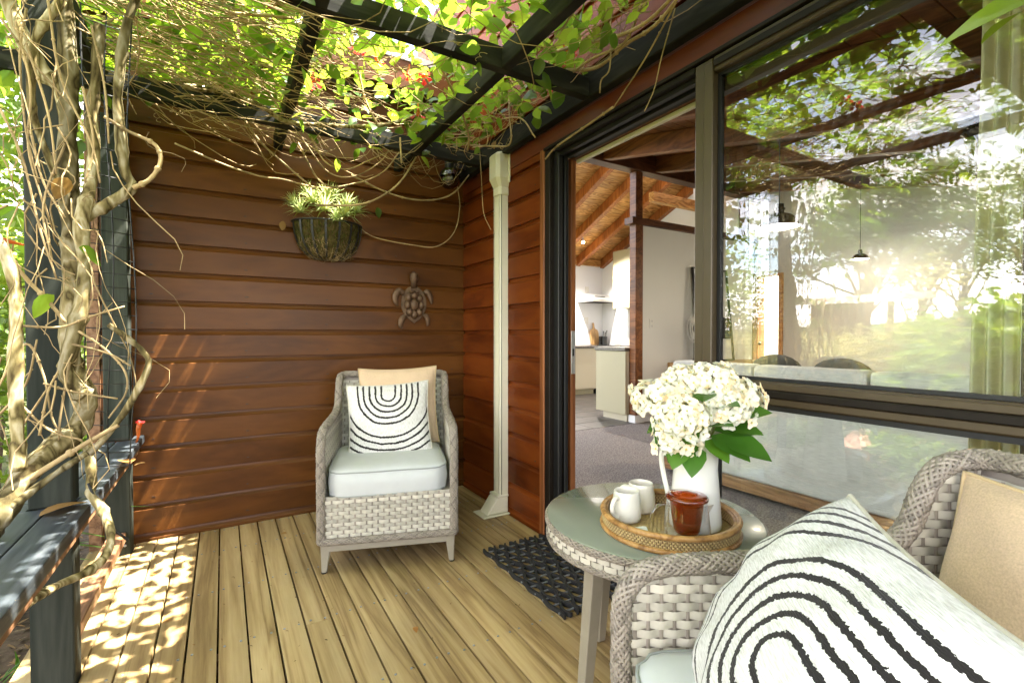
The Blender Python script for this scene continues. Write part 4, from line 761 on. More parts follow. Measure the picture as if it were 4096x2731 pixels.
for i in range(70):    # tangle over the ledger
    x = rnd.uniform(1.2, 1.46); y = rnd.uniform(1.2, 3.0); a = rnd.gauss(1.57, .5); L_ = rnd.uniform(.15, .5)
    twig(tw, (x, y, 2.36 + rnd.uniform(-.04, .14)), (min(1.5, x + L_ * math.cos(a)), min(3.2, y + L_ * math.sin(a)), 2.36 + rnd.uniform(-.1, .16)), rnd.uniform(-.02, .07), rnd.uniform(.001, .0026))
for i in range(60): curl(tw, (rnd.uniform(-.45, 1.45), rnd.uniform(1.6, 3.0), 2.2 + rnd.uniform(-.08, .2)))
for i in range(9): curl(tw, (-.38 + rnd.gauss(0, .1), 1.84 + rnd.gauss(0, .05), rnd.uniform(.8, 2.1)))
obj('twig', tw, 'twig', vine, world=True, smooth=180, kind='stuff')
# the leaf roof
LS = leaf_small()
def canopy(n, zlo=2.36, zsp=.42):
    pl = []
    while len(pl) < n:
        x = rnd.uniform(-1.0, 1.47); y = rnd.uniform(-1.7, 3.25)
        d = .62 + .38 * math.sin(x * 4.1 + 1.3) * math.sin(y * 3.3 + .4)
        if x < .1: d *= .62 + .25 * math.sin(y * 5)
        if x < -.55: d *= .5
        if y > 2.4 and 0 < x < 1.05: d *= .72
        if y > 2.75 and 0 < x < 1.05: d *= .45
        if rnd.random() > d: continue
        z = zlo + (rnd.random() ** 1.15) * zsp * (.75 + .35 * math.sin(x * 3 + y * 2))
        pl.append(((x, y, z), (rnd.gauss(.1, .55), rnd.gauss(0, .55), rnd.uniform(0, 6.28)), rnd.uniform(.062, .112)))
    return pl
CAN = canopy(5200)
for i in range(1100):   # thicker growth at the outer side
    CAN.append(((rnd.uniform(-1.0, .3), rnd.uniform(2.1, 3.05), 2.34 + rnd.random() * .5), (rnd.gauss(.1, .55), rnd.gauss(0, .55), rnd.uniform(0, 6.28)), rnd.uniform(.06, .11)))
for i in range(170):    # sprays hanging below and over the beams
    q = rnd.choice(((.29, 1.9), (.29, 2.5), (1.02, 2.2), (1.02, 2.6), (.6, 1.77), (.9, 1.77), (1.2, 1.77), (.3, 2.84), (.7, 2.84), (1.2, 1.4), (1.3, 2.1), (.1, 2.2)))
    CAN.append(((q[0] + rnd.gauss(0, .10), q[1] + rnd.gauss(0, .12), 2.30 + rnd.gauss(0, .06)), (rnd.gauss(-.4, .5), rnd.gauss(0, .5), rnd.uniform(0, 6.28)), rnd.uniform(.05, .095)))
for i in range(6500):
    CAN.append(((rnd.uniform(-1.0, 1.47), rnd.uniform(-1.9, 1.0), rnd.uniform(2.48, 2.95)), (rnd.gauss(.1, .5), rnd.gauss(0, .5), rnd.uniform(0, 6.28)), rnd.uniform(.07, .115)))
CAN.sort(key=lambda q: q[0][2] + .10 * math.hypot(q[0][0] - .5, q[0][1] - 1.9))
for cx, cy, zt, zb, n_ in ((-.85, 2.75, 2.4, 1.55, 120), (-.95, 2.1, 2.4, 1.35, 210), (-.95, 1.5, 2.45, 2.1, 50), (-.9, .7, 2.45, 2.0, 50), (-1.0, 3.05, 2.3, 1.3, 110)):
    for i in range(n_):
        t_ = rnd.random() ** 1.4; CAN.append(((cx + rnd.gauss(0, .13), cy + rnd.gauss(0, .22), zt - (zt - zb) * t_), (rnd.gauss(-.9, .5), rnd.gauss(0, .4), rnd.uniform(0, 6.28)), rnd.uniform(.06, .10)))
lv = MB(); scatter(lv, LS, CAN[230:]); obj('foliage', lv, 'leaf', vine, world=True, kind='stuff', smooth=0)
V_, F_ = leaf_shape(1, .66, .2, .2, True); LF = MB().add(V_, F_); LF.raw = True; leaf_me = mesh('leaf', LF, 'leaf', smooth=180)
vl = vine.location
def leaf_at(p, rot, s, me=leaf_me, name='leaf'):
    o = bpy.data.objects.new(name, me); COL.objects.link(o); o.parent = vine; o.location = Vector(p) - vl; o.rotation_euler = rot; o.scale = (s, s, s); return o
for p, r_, s in CAN[:230]: leaf_at(p, r_, s * 1.1)
for p, rot, s in (((1.445, 1.93, 2.345), (-1.35, .25, -.5), .105), ((.22, 2.42, 2.20), (-1.0, .9, .9), .10), ((1.16, 1.70, 2.45), (-.9, .4, .2), .10), ((1.24, 1.62, 2.43), (-.6, .8, 1.0), .09), ((.97, 2.62, 2.37), (-1.5, .1, .3), .085), ((.88, 3.19, 1.96), (-1.45, -.2, -.9), .075),
                  ((.26, 1.92, 2.10), (-.7, .8, -.9), .10), ((.20, 1.90, 2.13), (-.5, -.7, .8), .09), ((-.35, 1.82, 1.37), (-.9, .9, -1.4), .085), ((-.40, 1.79, 1.23), (-1.2, .5, 1.2), .08), ((.34, 2.75, 2.12), (-1.1, .4, 1.2), .075), ((.55, 2.80, 2.10), (-1.3, .2, -1.0), .075),
                  ((1.34, 1.75, 2.40), (-1.1, .3, .3), .085), ((1.30, 1.95, 2.42), (-.9, -.5, 1.4), .08), ((1.42, 2.25, 2.38), (-1.2, .2, -.8), .075)):
    leaf_at(p, rot, s)
# broad leaves drooping in near the top corner, close by
V2, F2 = leaf_shape(1, .30, .12, .25); L2 = MB().add(V2, F2); L2.raw = True; long_me = mesh('leaf', L2, 'leaf', smooth=180)
leaf_at((1.115, .215, 1.665), (-.45, .25, 1.02), .26, long_me); leaf_at((1.10, .235, 1.64), (-.55, -.1, 1.25), .11, long_me); leaf_at((1.14, .215, 1.645), (-.62, .2, 1.35), .10, long_me)
obj('stem', MB().tube([(1.115, .21, 1.665), (1.22, .15, 1.85), (1.32, .1, 2.1), (1.36, .1, 2.34)], .003, n=6), 'green', vine, world=True, smooth=180)
dm = mesh('dry_leaf', LF, 'leafdry', smooth=180)
for p, rot, s in (((.315, 3.18, 1.80), (-1.5, .1, .1), .06), ((-.34, 2.52, .588), (.05, .1, .3), .09), ((-.47, 1.93, .586), (.1, -.1, -1.0), .12), ((.62, 2.86, 2.30), (-1.4, .5, .6), .08), ((.80, 2.84, 2.28), (-1.2, -.5, 1.6), .07), ((1.45, 2.62, 2.32), (-1.3, .2, 2.0), .06), ((-.37, 1.8, 1.56), (-1.0, .2, .6), .07), ((-.28, 2.5, .586), (0, .05, 2), .04)):
    leaf_at(p, rot, s, dm, 'dry_leaf')
# red trumpet flowers
tb = MB().lathe([(.003, 0), (.005, .02), (.010, .05), (.013, .062)], (0, 0, 0), 8); tb.raw = False
pt = MB()
for k in range(5):
    a = k * 1.2566; c, s = math.cos(a), math.sin(a)
    pt.add([(c * .013, s * .013, .060), (c * .030 - s * .014, s * .030 + c * .014, .078), (c * .046, s * .046, .074), (c * .030 + s * .014, s * .030 - c * .014, .078)], [(0, 1, 2, 3)])
pt.raw = True
def flower(p, rot, s=1.0):
    o = bpy.data.objects.new('flower', flower.t); COL.objects.link(o); o.parent = vine; o.location = Vector(p) - vl; o.rotation_euler = rot; o.scale = (s,) * 3
    c = bpy.data.objects.new('petal', flower.p); COL.objects.link(c); c.parent = o
flower.t = mesh('flower', tb, 'throat', smooth=60); flower.p = mesh('petal', pt, 'flower')
for p in ((.55, 2.25, 2.50), (.62, 2.3, 2.46), (.78, 2.25, 2.42), (.85, 2.28, 2.44), (.35, 2.0, 2.5), (.15, 2.1, 2.48), (1.40, 1.85, 2.50), (1.44, 1.95, 2.44), (1.40, 2.0, 2.43), (.9, 1.2, 2.4), (1.2, 1.0, 2.42), (1.3, 1.2, 2.40), (1.0, .8, 2.42), (.7, .6, 2.38), (1.25, .75, 2.4), (.2, 1.3, 2.4), (.95, 2.6, 2.42), (.4, 2.6, 2.45)):
    flower(p, (rnd.uniform(1.8, 3.4), rnd.gauss(0, .5), rnd.uniform(0, 6)), rnd.uniform(.8, 1.15))
flower((-.455, 1.78, 1.36), (1.4, .5, -1.2), .8)
# a spent flower lying on the rail end
sfm = MB().tube([(0, 0, 0), (.004, 0, .03), (.0, 0, .07), (.004, .002, .10)], [.004, .006, .010, .012], n=7)
sfl = thing('fallen_flower', 'withered crimson trumpet flower caught at the rail end by the wall', 'flower', (-.372, 3.0, .583)); sfl.rotation_euler = (.15, .12, 0)
obj('tube', sfm, 'throat', sfl, smooth=180); pq = MB(); pq.raw = True
for k in range(7):
    a = k * .9; d = Vector((math.cos(a), math.sin(a), rnd.uniform(.2, 1.2))).normalized() * rnd.uniform(.018, .030); e = d.cross(Vector((.3, .2, 1))).normalized() * .009; b = Vector((.004, .002, .098)); pq.add([b, b + d * .6 + e, b + d + e * .3, b + d * .9 - e * .6, b + d * .5 - e], [(0, 1, 2, 3, 4)])
obj('petal', pq, 'flower', sfl)
# netting tied round the post
ng = thing('climbing_net', 'black climbing net tied behind the vine trunk beside the posts', 'net', (-.34, 2.12, .6))
nm = MB()
for i, x in enumerate((-.395, -.335, -.275)):
    P = [(x + .012 * math.sin(z * 5 + i), 2.16 + .02 * math.sin(z * 3.1 + i), z) for z in np.linspace(.64, 2.25, 24)]; nm.tube(P, .0023, n=5, caps=False)
for k in range(34):
    z = .66 + k * .048; nm.tube([(-.40 + .012 * math.sin(z * 5), 2.16 + .02 * math.sin(z * 3.1), z + .004), (-.335 + .012 * math.sin(z * 5 + 1), 2.16 + .02 * math.sin(z * 3.1 + 1), z), (-.272 + .012 * math.sin(z * 5 + 2), 2.16 + .02 * math.sin(z * 3.1 + 2), z - .003)], .0018, n=5)
obj('mesh_cord', nm, 'net', ng, world=True, smooth=180)
obj('tie', MB().tube([(-.345, 1.86, .68), (-.325, 1.85, .62), (-.30, 1.835, .56), (-.275, 1.83, .53), (-.25, 1.83, .50)], .004, n=6), 'net', ng, world=True, smooth=180)

# ------------------------------------------------------------------ things on the walls
# covered pipe duct
du = thing('pipe_cover', 'cream pipe duct running up the red wall beside the door', 'pipe cover', (1.49, 2.62, 0))
def ductprof(hw, dep, c=.014): return [(-hw, 0), (-hw, dep - c), (-hw + c, dep), (hw - c, dep), (hw, dep - c), (hw, 0)]
obj('duct', MB().prism(ductprof(.040, .058), lambda a, d: (WX - d, 2.625 - a, .10), lambda a, d: (WX - d, 2.625 - a, 2.05)), 'cream', du, world=True, bev=.002)
rb = MB()
for a in (-.034, -.020, -.006, .008, .030): rb.box(WX - .0605, WX - .0575, 2.625 - a - .0022, 2.625 - a + .0022, .12, 2.03)
obj('rib', rb, 'cream', du, world=True)
obj('seam', MB().box(WX - .050, WX - .046, 2.5835, 2.5849, .12, 2.03), 'aludark', du, world=True)
hb = MB(); pr0 = ductprof(.046, .066); pr1 = ductprof(.060, .090, .02)
for (pa, za), (pb, zb) in (((pr0, 1.985), (pr0, 2.035)), ((pr0, 2.035), (pr1, 2.085)), ((pr1, 2.085), (pr1, 2.228)), ((pr1, 2.228), (ductprof(.058, .075, .02), 2.245))):
    n = len(pa); hb.add([(WX - d, 2.625 - a, za) for a, d in pa] + [(WX - d, 2.625 - a, zb) for a, d in pb], [(i, (i + 1) % n, n + (i + 1) % n, n + i) for i in range(n)] + [tuple(range(n))[::-1], tuple(range(n, 2 * n))])
obj('wall_cap', hb, 'cream', du, world=True, bev=.002)
obj('flange', MB().box(WX - .012, WX - .001, 2.552, 2.700, 2.06, 2.235), 'cream', du, world=True, bev=.004)
obj('shoe', MB().hexa([(WX - .155, 2.572, .012), (WX - .008, 2.572, .012), (WX - .008, 2.678, .012), (WX - .155, 2.678, .012)], [(WX - .085, 2.572, .105), (WX - .008, 2.572, .105), (WX - .008, 2.678, .105), (WX - .085, 2.678, .105)]).box(WX - .084, WX - .004, 2.570, 2.680, .106, .122), 'cream', du, world=True, bev=.010, seg=3, smooth=50)
obj('foot_plate', MB().box(WX - .19, WX - .004, 2.550, 2.700, .002, .010), 'cream', du, world=True, bev=.004)
# bulb light under the beam
bl = thing('festoon_bulb', 'smoked globe light bulb hanging under the beam in the corner', 'light bulb', (1.345, 3.07, 2.2))
obj('socket', MB().lathe([(.026, 0), (.030, .01), (.030, .05), (.022, .07)], (1.345, 3.07, 2.262), 16).box(1.355, 1.47, 3.06, 3.10, 2.275, 2.33), 'iron', bl, world=True, smooth=40)
obj('globe', MB().lathe([(.001, -.075), (.03, -.070), (.055, -.052), (.070, -.026), (.075, 0), (.070, .028), (.052, .055), (.034, .068), (.028, .074)], (1.345, 3.07, 2.195), 24), 'bulbglass', bl, world=True, smooth=180)
obj('lamp_bulb', MB().lathe([(0, -.034), (.018, -.028), (.028, -.008), (.027, .012), (.018, .035), (.018, .066)], (1.345, 3.07, 2.195), 16), 'ceram', bl, world=True, smooth=180)
# turtle
tu = thing('turtle_ornament', 'rusty tin turtle ornament hung head up on the brown wall', 'wall ornament', (1.142, WY, 1.36))
tx, tz = 1.145, 1.345
out = []
for i in range(28):
    a = 2 * math.pi * i / 28; r = .098 if math.sin(a) > -.8 else .105
    x = math.cos(a) * .092; z = math.sin(a) * .125
    if math.sin(a) < -.3: x *= 1 - .35 * (-math.sin(a) - .3) ; 
    out.append((tx + x, tz - .012 + z - (.012 if i == 21 else 0)))
obj('shell_plate', MB().prism(out, lambda x, z: (x, WY - .016, z), lambda x, z: (x, WY - .006, z)), 'tin2', tu, world=True, bev=.002)
for x, z, a, b in ((0, .055, .030, .026), (-.040, .040, .024, .028), (.040, .040, .024, .028), (-.050, -.010, .022, .032), (.050, -.010, .022, .032), (0, -.005, .036, .044), (-.036, -.058, .024, .030), (.036, -.058, .024, .030), (0, -.075, .028, .032), (-.018, .085, .018, .014), (.018, .085, .018, .014)):
    m = MB(); m.ball((0, 0, 0), 1, 1, 1, 1, 14, 8); m.v = [(tx + x + p * a, WY - .018 + q * .030, tz - .012 + z + r * b) for p, q, r in m.v]; obj('scute', m, 'turtle', tu, world=True, smooth=180)
hdm = MB().tube([(tx - .002, WY - .02, tz + .10), (tx - .004, WY - .026, tz + .135), (tx - .006, WY - .034, tz + .165), (tx - .006, WY - .034, tz + .195), (tx - .006, WY - .030, tz + .208)], [.020, .021, .030, .028, .010], n=12); obj('head', hdm, 'turtle', tu, world=True, smooth=180)
for s, pts, rs in ((1, [(-.075, .055), (-.105, .075), (-.130, .050), (-.135, .005), (-.120, -.030)], [.014, .022, .024, .018, .006]), (1, [(.075, .065), (.095, .078), (.115, .050), (.125, .015), (.128, -.01)], [.014, .020, .020, .014, .005]),
                   (1, [(-.060, -.095), (-.082, -.110), (-.095, -.135), (-.100, -.165), (-.085, -.185)], [.014, .020, .022, .016, .006]), (1, [(.065, -.085), (.085, -.095), (.098, -.120), (.100, -.15), (.092, -.165)], [.012, .018, .018, .013, .005])):
    m = MB().tube(spline([(tx + a, WY - .022, tz + b) for a, b in pts], 4), [rs[min(4, i // 4)] + (rs[min(4, i // 4 + 1)] - rs[min(4, i // 4)]) * (i % 4) / 4 for i in range(17)], n=10); m.v = [(x, WY - .022 + (y - WY + .022) * .55, z) for x, y, z in m.v]; obj('flipper', m, 'turtle', tu, world=True, smooth=180)
# half-round wall basket with spiky plant
bk = thing('wall_basket', 'half round iron wall basket lined with mossy coir', 'hanging basket', (.575, WY, 1.6))
bx, bz, bR, bD = .575, 1.815, .205, .225
def bowl(a, t, k=1.0): # a 0..pi across, t 0 rim..1 base
    r = math.cos(t * math.pi / 2) ** .62 * k
    return (bx + bR * r * math.cos(a), WY - .012 - .175 * r * math.sin(a), bz - bD * math.sin(t * math.pi / 2) ** 1.0)
def bj(u, v):
    x, y, z = bowl(u * math.pi, min(.995, v), .965); return (x + rnd.uniform(-.004, .004), y + rnd.uniform(-.005, .003), z + rnd.uniform(-.004, .004))
obj('coir_liner', MB().grid(bj, 30, 16), 'coir', bk, world=True, smooth=180)
obj('soil', MB().grid(lambda u, v: (bx + bR * .95 * math.cos(u * math.pi) * v, WY - .012 - .165 * math.sin(u * math.pi) * v, bz - .012 + .03 * (1 - v)), 20, 6), 'coir', bk, world=True, smooth=180)
obj('rim', MB().tube([bowl(math.pi * i / 20, 0, 1.02) for i in range(21)], .006, n=6).tube([(bx - bR, WY - .008, bz), (bx + bR, WY - .008, bz)], .006, n=6), 'iron', bk, world=True, smooth=180)
for k in range(8):
    a = math.pi * (k + .5) / 8; m = MB()
    for s in (-1, 1): pass
    P = [bowl(a, t, 1.015) for t in np.linspace(0, .985, 10)]
    for p, q in zip(P[:-1], P[1:]): m.bar(p, q, .012, .004, (math.cos(a) * .6, -math.sin(a), .2))
    obj('rib', m, 'iron', bk, world=True)
pl = []
for i in range(1500):
    a = rnd.uniform(.1, 3.04); t = rnd.uniform(.02, .95); x, y, z = bowl(a, t, .985)
    if t > .55 and rnd.random() < .5: continue
    pl.append(((x, y, z), (rnd.uniform(.5, 2.2), 0, math.atan2(-math.sin(a), math.cos(a)) - 1.57 + rnd.gauss(0, .6)), rnd.uniform(.010, .026)))
ms = MB(); scatter(ms, ([(-.18, 0, 0), (.18, 0, 0), (.12, .6, .05), (0, 1, -.1), (-.12, .6, .05)], [(0, 1, 2, 3, 4)]), pl); obj('moss', ms, 'moss', bk, world=True, kind='stuff')
fb = MB()
for i in range(160):
    a = rnd.uniform(.15, 3.0); t = rnd.uniform(.3, .85); p = bowl(a, t, 1.0); q = bowl(a + rnd.gauss(0, .12), min(.99, t + rnd.uniform(.08, .2)), rnd.uniform(1.0, 1.1)); twig(fb, p, q, rnd.uniform(0, .02), .0009, 5, .006, 4)
obj('coir_fibre', fb, 'twig', bk, world=True, kind='stuff')
ap = thing('spiky_plant', 'pale green spiky air plants growing out of the wall basket', 'plant', (bx, WY - .08, bz))
for cx, cy, cz, sc_, tilt in ((-.165, -.085, .045, .85, -.5), (-.10, -.13, .105, .95, -.2), (-.02, -.10, .14, 1.0, 0), (-.045, -.165, .055, 1.1, -.1), (.075, -.165, .035, 1.05, .15), (.10, -.08, .12, .95, .3), (.165, -.08, .085, .85, .5), (-.13, -.06, .16, .8, -.3), (.03, -.06, .165, .9, .1), (-.20, -.05, .10, .7, -.6), (.02, -.19, -.005, .75, .1)):
    m = MB()
    for i in range(44):
        az = i * 2.399; el = 1.35 - 1.55 * (i / 44); L_ = sc_ * rnd.uniform(.095, .14)
        d = Vector((math.cos(az) * math.cos(el) + tilt * .35, math.sin(az) * math.cos(el) - .25, math.sin(el))).normalized(); sd = d.cross(Vector((0, 0, 1))).normalized() * .0050 * sc_
        b = Vector((bx + cx, WY + cy, bz + cz)); p1 = b + d * L_ * .5 + Vector((0, 0, .004)); p2 = b + d * L_ + Vector((0, 0, -.22 * L_ * (1 - el / 1.6)))
        m.add([b - sd, b + sd, p1 + sd * .8, p2, p1 - sd * .8, (b + p1) / 2 + Vector((0, 0, -.002))], [(0, 5, 4), (0, 1, 5), (1, 2, 5), (5, 2, 4), (4, 2, 3)])
    m.raw = True; obj('rosette', m, 'airplant', ap, world=True)

# ------------------------------------------------------------------ woven armchairs
CW_, CD = .325, .585                 # half width, depth
def yb(z): return .640 + .085 * (z - .145) / .73
EDGE = [(0, .150), (0, .30), (0, .45), (.0, .56), (.006, .605), (.030, .642), (.075, .660), (.16, .667), (.30, .671), (.42, .676), (.50, .686), (.548, .706), (.577, .740), (.595, .785), (.612, .822), (.634, .850), (.668, .866), (.705, .870)]
EDG = spline([(0, a, b) for a, b in EDGE], 5)
def ytop(z):      # smallest y of the side panel at height z
    best = None
    for p, q in zip(EDG[:-1], EDG[1:]):
        if p.z <= z <= q.z and q.z > p.z: best = p.y + (q.y - p.y) * (z - p.z) / (q.z - p.z)
    return best if best is not None else 0.0
def ribbon(mb, P, wv):
    """flat cane strip through points P (3D) with width vectors wv, slightly domed across"""
    n = len(P); V = []
    for i, (p, (w, nn)) in enumerate(zip(P, wv)):
        V += [p - w, p + nn * .0016, p + w]
    mb.add(V, [f for i in range(n - 1) for f in ((i * 3, i * 3 + 1, i * 3 + 4, i * 3 + 3), (i * 3 + 1, i * 3 + 2, i * 3 + 5, i * 3 + 4))])
def weave(strips, stakes, core, f, u0u1, v0, v1, rp, sp, flip=1):
    """f(u, v) -> (point, normal, up); rows of flat cane woven over thin stakes"""
    rows = int((v1 - v0) / rp)
    for r in range(rows):
        v = v0 + (r + .5) * rp; a, b = u0u1(v)
        if b - a < sp: continue
        n = max(4, int((b - a) / sp * 3)); P = []; wv = []
        for i in range(n + 1):
            u = a + (b - a) * i / n; p, nn, up = f(u, v); off = .0034 + .0036 * math.cos(math.pi * (u / sp + r))
            P.append(p + nn * off); wv.append((up * rp * .475, nn))
        ribbon(strips, P, wv)
    lo = min(u0u1(v0 + .001)[0], u0u1((v0 + v1) / 2)[0]); hi = max(u0u1(v0 + .001)[1], u0u1(v1 - .01)[1], u0u1((v0 + v1) / 2)[1])
    k0 = math.ceil(lo / sp); k1 = int(hi / sp); v1 = v0 + rows * rp - .003
    for k in range(k0, k1 + 1):
        u = k * sp; vs_ = [v0 + (v1 - v0) * i / 24 for i in range(25)]; vs_ = [v for v in vs_ if u0u1(v)[0] <= u <= u0u1(v)[1]]
        if len(vs_) < 2: continue
        P = []; wv = []
        for v in vs_:
            p, nn, up = f(u, v); sd = nn.cross(up).normalized(); P.append(p + nn * .0030); wv.append((sd * .0036, nn))
        ribbon(stakes, P, wv)
def braid(mb, P, rad=.017, n=10, pitch=.050, cord=.0043):
    """plaited edge: two sets of cords wound in opposite senses round a path, ends tucked in"""
    pts = [Vector(p) for p in P]; d = [0]
    for a, b in zip(pts[:-1], pts[1:]): d.append(d[-1] + (b - a).length)
    Lt = d[-1]; m = max(8, int(Lt / .0085)); Q = []; j = 0
    for i in range(m + 1):
        s = Lt * i / m
        while j < len(d) - 2 and d[j + 1] < s: j += 1
        t = (s - d[j]) / max(1e-9, d[j + 1] - d[j]); Q.append(pts[j].lerp(pts[j + 1], t))
    fr = []; nx = None
    for i in range(m + 1):
        t = (Q[min(i + 1, m)] - Q[max(0, i - 1)]).normalized()
        if nx is None: nx = t.orthogonal().normalized()
        nx = (nx - t * nx.dot(t)).normalized(); fr.append((nx.copy(), t.cross(nx)))
    mb.tube(Q, rad * .82, n=8)
    for sgn in (1, -1):
        for k in range(n):
            C = []
            for i in range(m + 1):
                a = 2 * math.pi * k / n + sgn * 2 * math.pi * (Lt * i / m) / (pitch * 3.0); rr = rad * (1.0 + .10 * math.sin(a * n / 2 * sgn + i * .55)); C.append(Q[i] + fr[i][0] * math.cos(a) * rr + fr[i][1] * math.sin(a) * rr)
            mb.tube(C, cord, n=4, caps=False)
def make_chair(label, group):
    t = thing('woven_armchair', label, 'armchair', group=group)
    st, sk_, core = MB(), MB(), MB()
    RP, SP = .0178, .0262
    X = Vector((1, 0, 0)); Y = Vector((0, 1, 0)); Z = Vector((0, 0, 1))
    fr_ = lambda u, v: (Vector((u, .004, v)), -Y, Z)
    weave(st, sk_, core, fr_, lambda v: (-CW_ + .03, CW_ - .03), .165, .378, RP, SP)
    obj('weave_front', st, 'strawB', t, kind='stuff', smooth=180); obj('stake_front', sk_, 'strawS', t, kind='stuff', smooth=180)
    obj('seat_core', MB().box(-CW_ + .02, CW_ - .02, .012, .63, .16, .350), 'strawS', t)
    for s in (-1, 1):
        st, sk_ = MB(), MB()
        for q in (-1, 1):
            fs = lambda u, v, s=s, q=q: (Vector((s * (CW_ - .016) + q * .0012, u, v)), X * q, Z)
            weave(st, sk_, None, fs, lambda v: (ytop(v) + .012, yb(v) - .004), .165, .862, RP, SP)
        obj('weave_side', st, 'strawB', t, kind='stuff', smooth=180); obj('stake_side', sk_, 'strawS', t, kind='stuff', smooth=180)
        pl = [(p.y + .006, p.z) for p in EDG if p.z > .15] + [(yb(.86), .860), (yb(.15), .15)]
        obj('side_core', MB().prism(pl, lambda a, b, s=s: (s * (CW_ - .0150), a, b), lambda a, b, s=s: (s * (CW_ - .0170), a, b)), 'strawS', t)
    st, sk_ = MB(), MB()
    nb_ = Vector((0, -1, .12)).normalized(); ub = Vector((0, .12, 1)).normalized()
    fb_ = lambda u, v: (Vector((u, yb(v), v)), nb_, ub)
    weave(st, sk_, None, fb_, lambda v: (-CW_ + .022, CW_ - .022), .165, .856, RP, SP)
    obj('weave_back', st, 'strawB', t, kind='stuff', smooth=180); obj('stake_back', sk_, 'strawS', t, kind='stuff', smooth=180)
    obj('back_core', MB().hexa([(-.31, yb(.16) + .001, .16), (.31, yb(.16) + .001, .16), (.31, yb(.16) + .003, .16), (-.31, yb(.16) + .003, .16)], [(-.31, yb(.865) + .001, .865), (.31, yb(.865) + .001, .865), (.31, yb(.865) + .003, .865), (-.31, yb(.865) + .003, .865)]), 'strawS', t)
    bd = MB(); c = .016
    path = [Vector((-(CW_ - c), p.y, p.z)) for p in EDG]
    path += spline([(-(CW_ - c), .705, .870), (-(CW_ - .045), .722, .876), (-.2, .726, .876), (0, .726, .874), (.2, .726, .876), (CW_ - .045, .722, .876), (CW_ - c, .705, .870)], 5)[1:-1]
    path += [Vector((CW_ - c, p.y, p.z)) for p in EDG[::-1]]
    braid(bd, path); obj('arm_braid', bd, 'braid', t, kind='stuff', smooth=180)
    bd = MB(); e = CW_ - .008
    braid(bd, [(-e + .012, -.008, .152), (0, -.010, .152), (e - .012, -.008, .152), (e, .004, .152), (e, .3, .152), (e, .636, .152), (e - .015, .649, .152), (0, .649, .152), (-e + .015, .649, .152), (-e, .636, .152), (-e, .3, .152), (-e, .004, .152), (-e + .012, -.008, .152)], .013, 8, .045, .0038)
    obj('base_braid', bd, 'braid', t, kind='stuff', smooth=180)
    for b in ((-CW_ + .022, CW_ - .022, -.002, .030), (-CW_ + .022, CW_ - .022, .609, .639)): obj('frame_rail', MB().box(b[0], b[1], b[2], b[3], .102, .142), 'taupe', t, bev=.004)
    for s in (-1, 1): obj('frame_rail', MB().box(s * (CW_ - .032) - .014, s * (CW_ - .032) + .014, .032, .607, .102, .141), 'taupe', t, bev=.004)
    for sx in (-1, 1):
        for sy, y0 in ((-1, .0), (1, .637)):
            xo = sx * (CW_ - .012); xi = sx * (CW_ - .062); xb = sx * (CW_ - .040); yo = y0; yi = y0 - sy * -.034 if sy < 0 else y0 - .034
            yi = y0 + .034 if sy < 0 else y0 - .034; yq = y0 + .028 if sy < 0 else y0 - .028
            m = MB().hexa([(xo - sx * .004, yo, .006), (xb, yo, .006), (xb, yq, .006), (xo - sx * .004, yq, .006)], [(xo, yo - .003, .1435), (xi, yo - .003, .1435), (xi, yi, .1435), (xo, yi, .1435)])
            lg = obj('leg', m, 'taupe', t, bev=.004)
            obj('foot_pad', MB().lathe([(.012, 0), (.014, .006)], ((xo + xb) / 2, (yo + yq) / 2, 0), 10), 'black', lg)
    return t
def cushion_mesh(hx, y0, y1, z0, z1, puff=.018):
    m = MB(); n = 18; cx, cyy = 0, (y0 + y1) / 2; hy = (y1 - y0) / 2
    def S_(u, p=5.0): return u
    def top(u, v):
        a, b = 2 * u - 1, 2 * v - 1; k = (1 - a ** 6) * (1 - b ** 6); rc = 1 - .025 * (abs(a) ** 8 * abs(b) ** 8) * 4
        return (a * hx * rc, cyy + b * hy * rc, z1 + puff * (k ** .6) + .0018 * math.sin(a * 7 + b * 3) * math.sin(b * 9) - .010 * (1 - k) )
    def bot(u, v): x, y, z = top(u, v); return (x, y, z0)
    m.grid(top, n, n); o = len(m.v); m.grid(bot, n, n, True)
    w = n + 1; edge = [i for i in range(w)] + [w * j + n for j in range(1, w)] + [n * w + i for i in range(n - 1, -1, -1)] + [w * j for j in range(n - 1, 0, -1)]
    mid = len(m.v)
    for i in edge:   # bulging boxed side
        x, y, z = m.v[i]; m.v.append((x + (.007 if x > 0 else -.007) * (abs(x) / hx) ** 6, y + (.009 if y > cyy else -.009) * (abs(y - cyy) / hy) ** 6, (z0 + z) / 2 + .0015 * math.sin(i * .9)))
    for q in range(len(edge)):
        a, b = edge[q], edge[(q + 1) % len(edge)]; c, d = mid + q, mid + (q + 1) % len(edge)
        m.f += [(b, a, c, d), (d, c, a + o, b + o)]
    pip = MB(); pip.tube([m.v[i] for i in edge] + [m.v[edge[0]]], .0038, n=6, caps=False); pip.tube([m.v[i + o] for i in edge] + [m.v[edge[0] + o]], .0038, n=6, caps=False)
    return m, pip
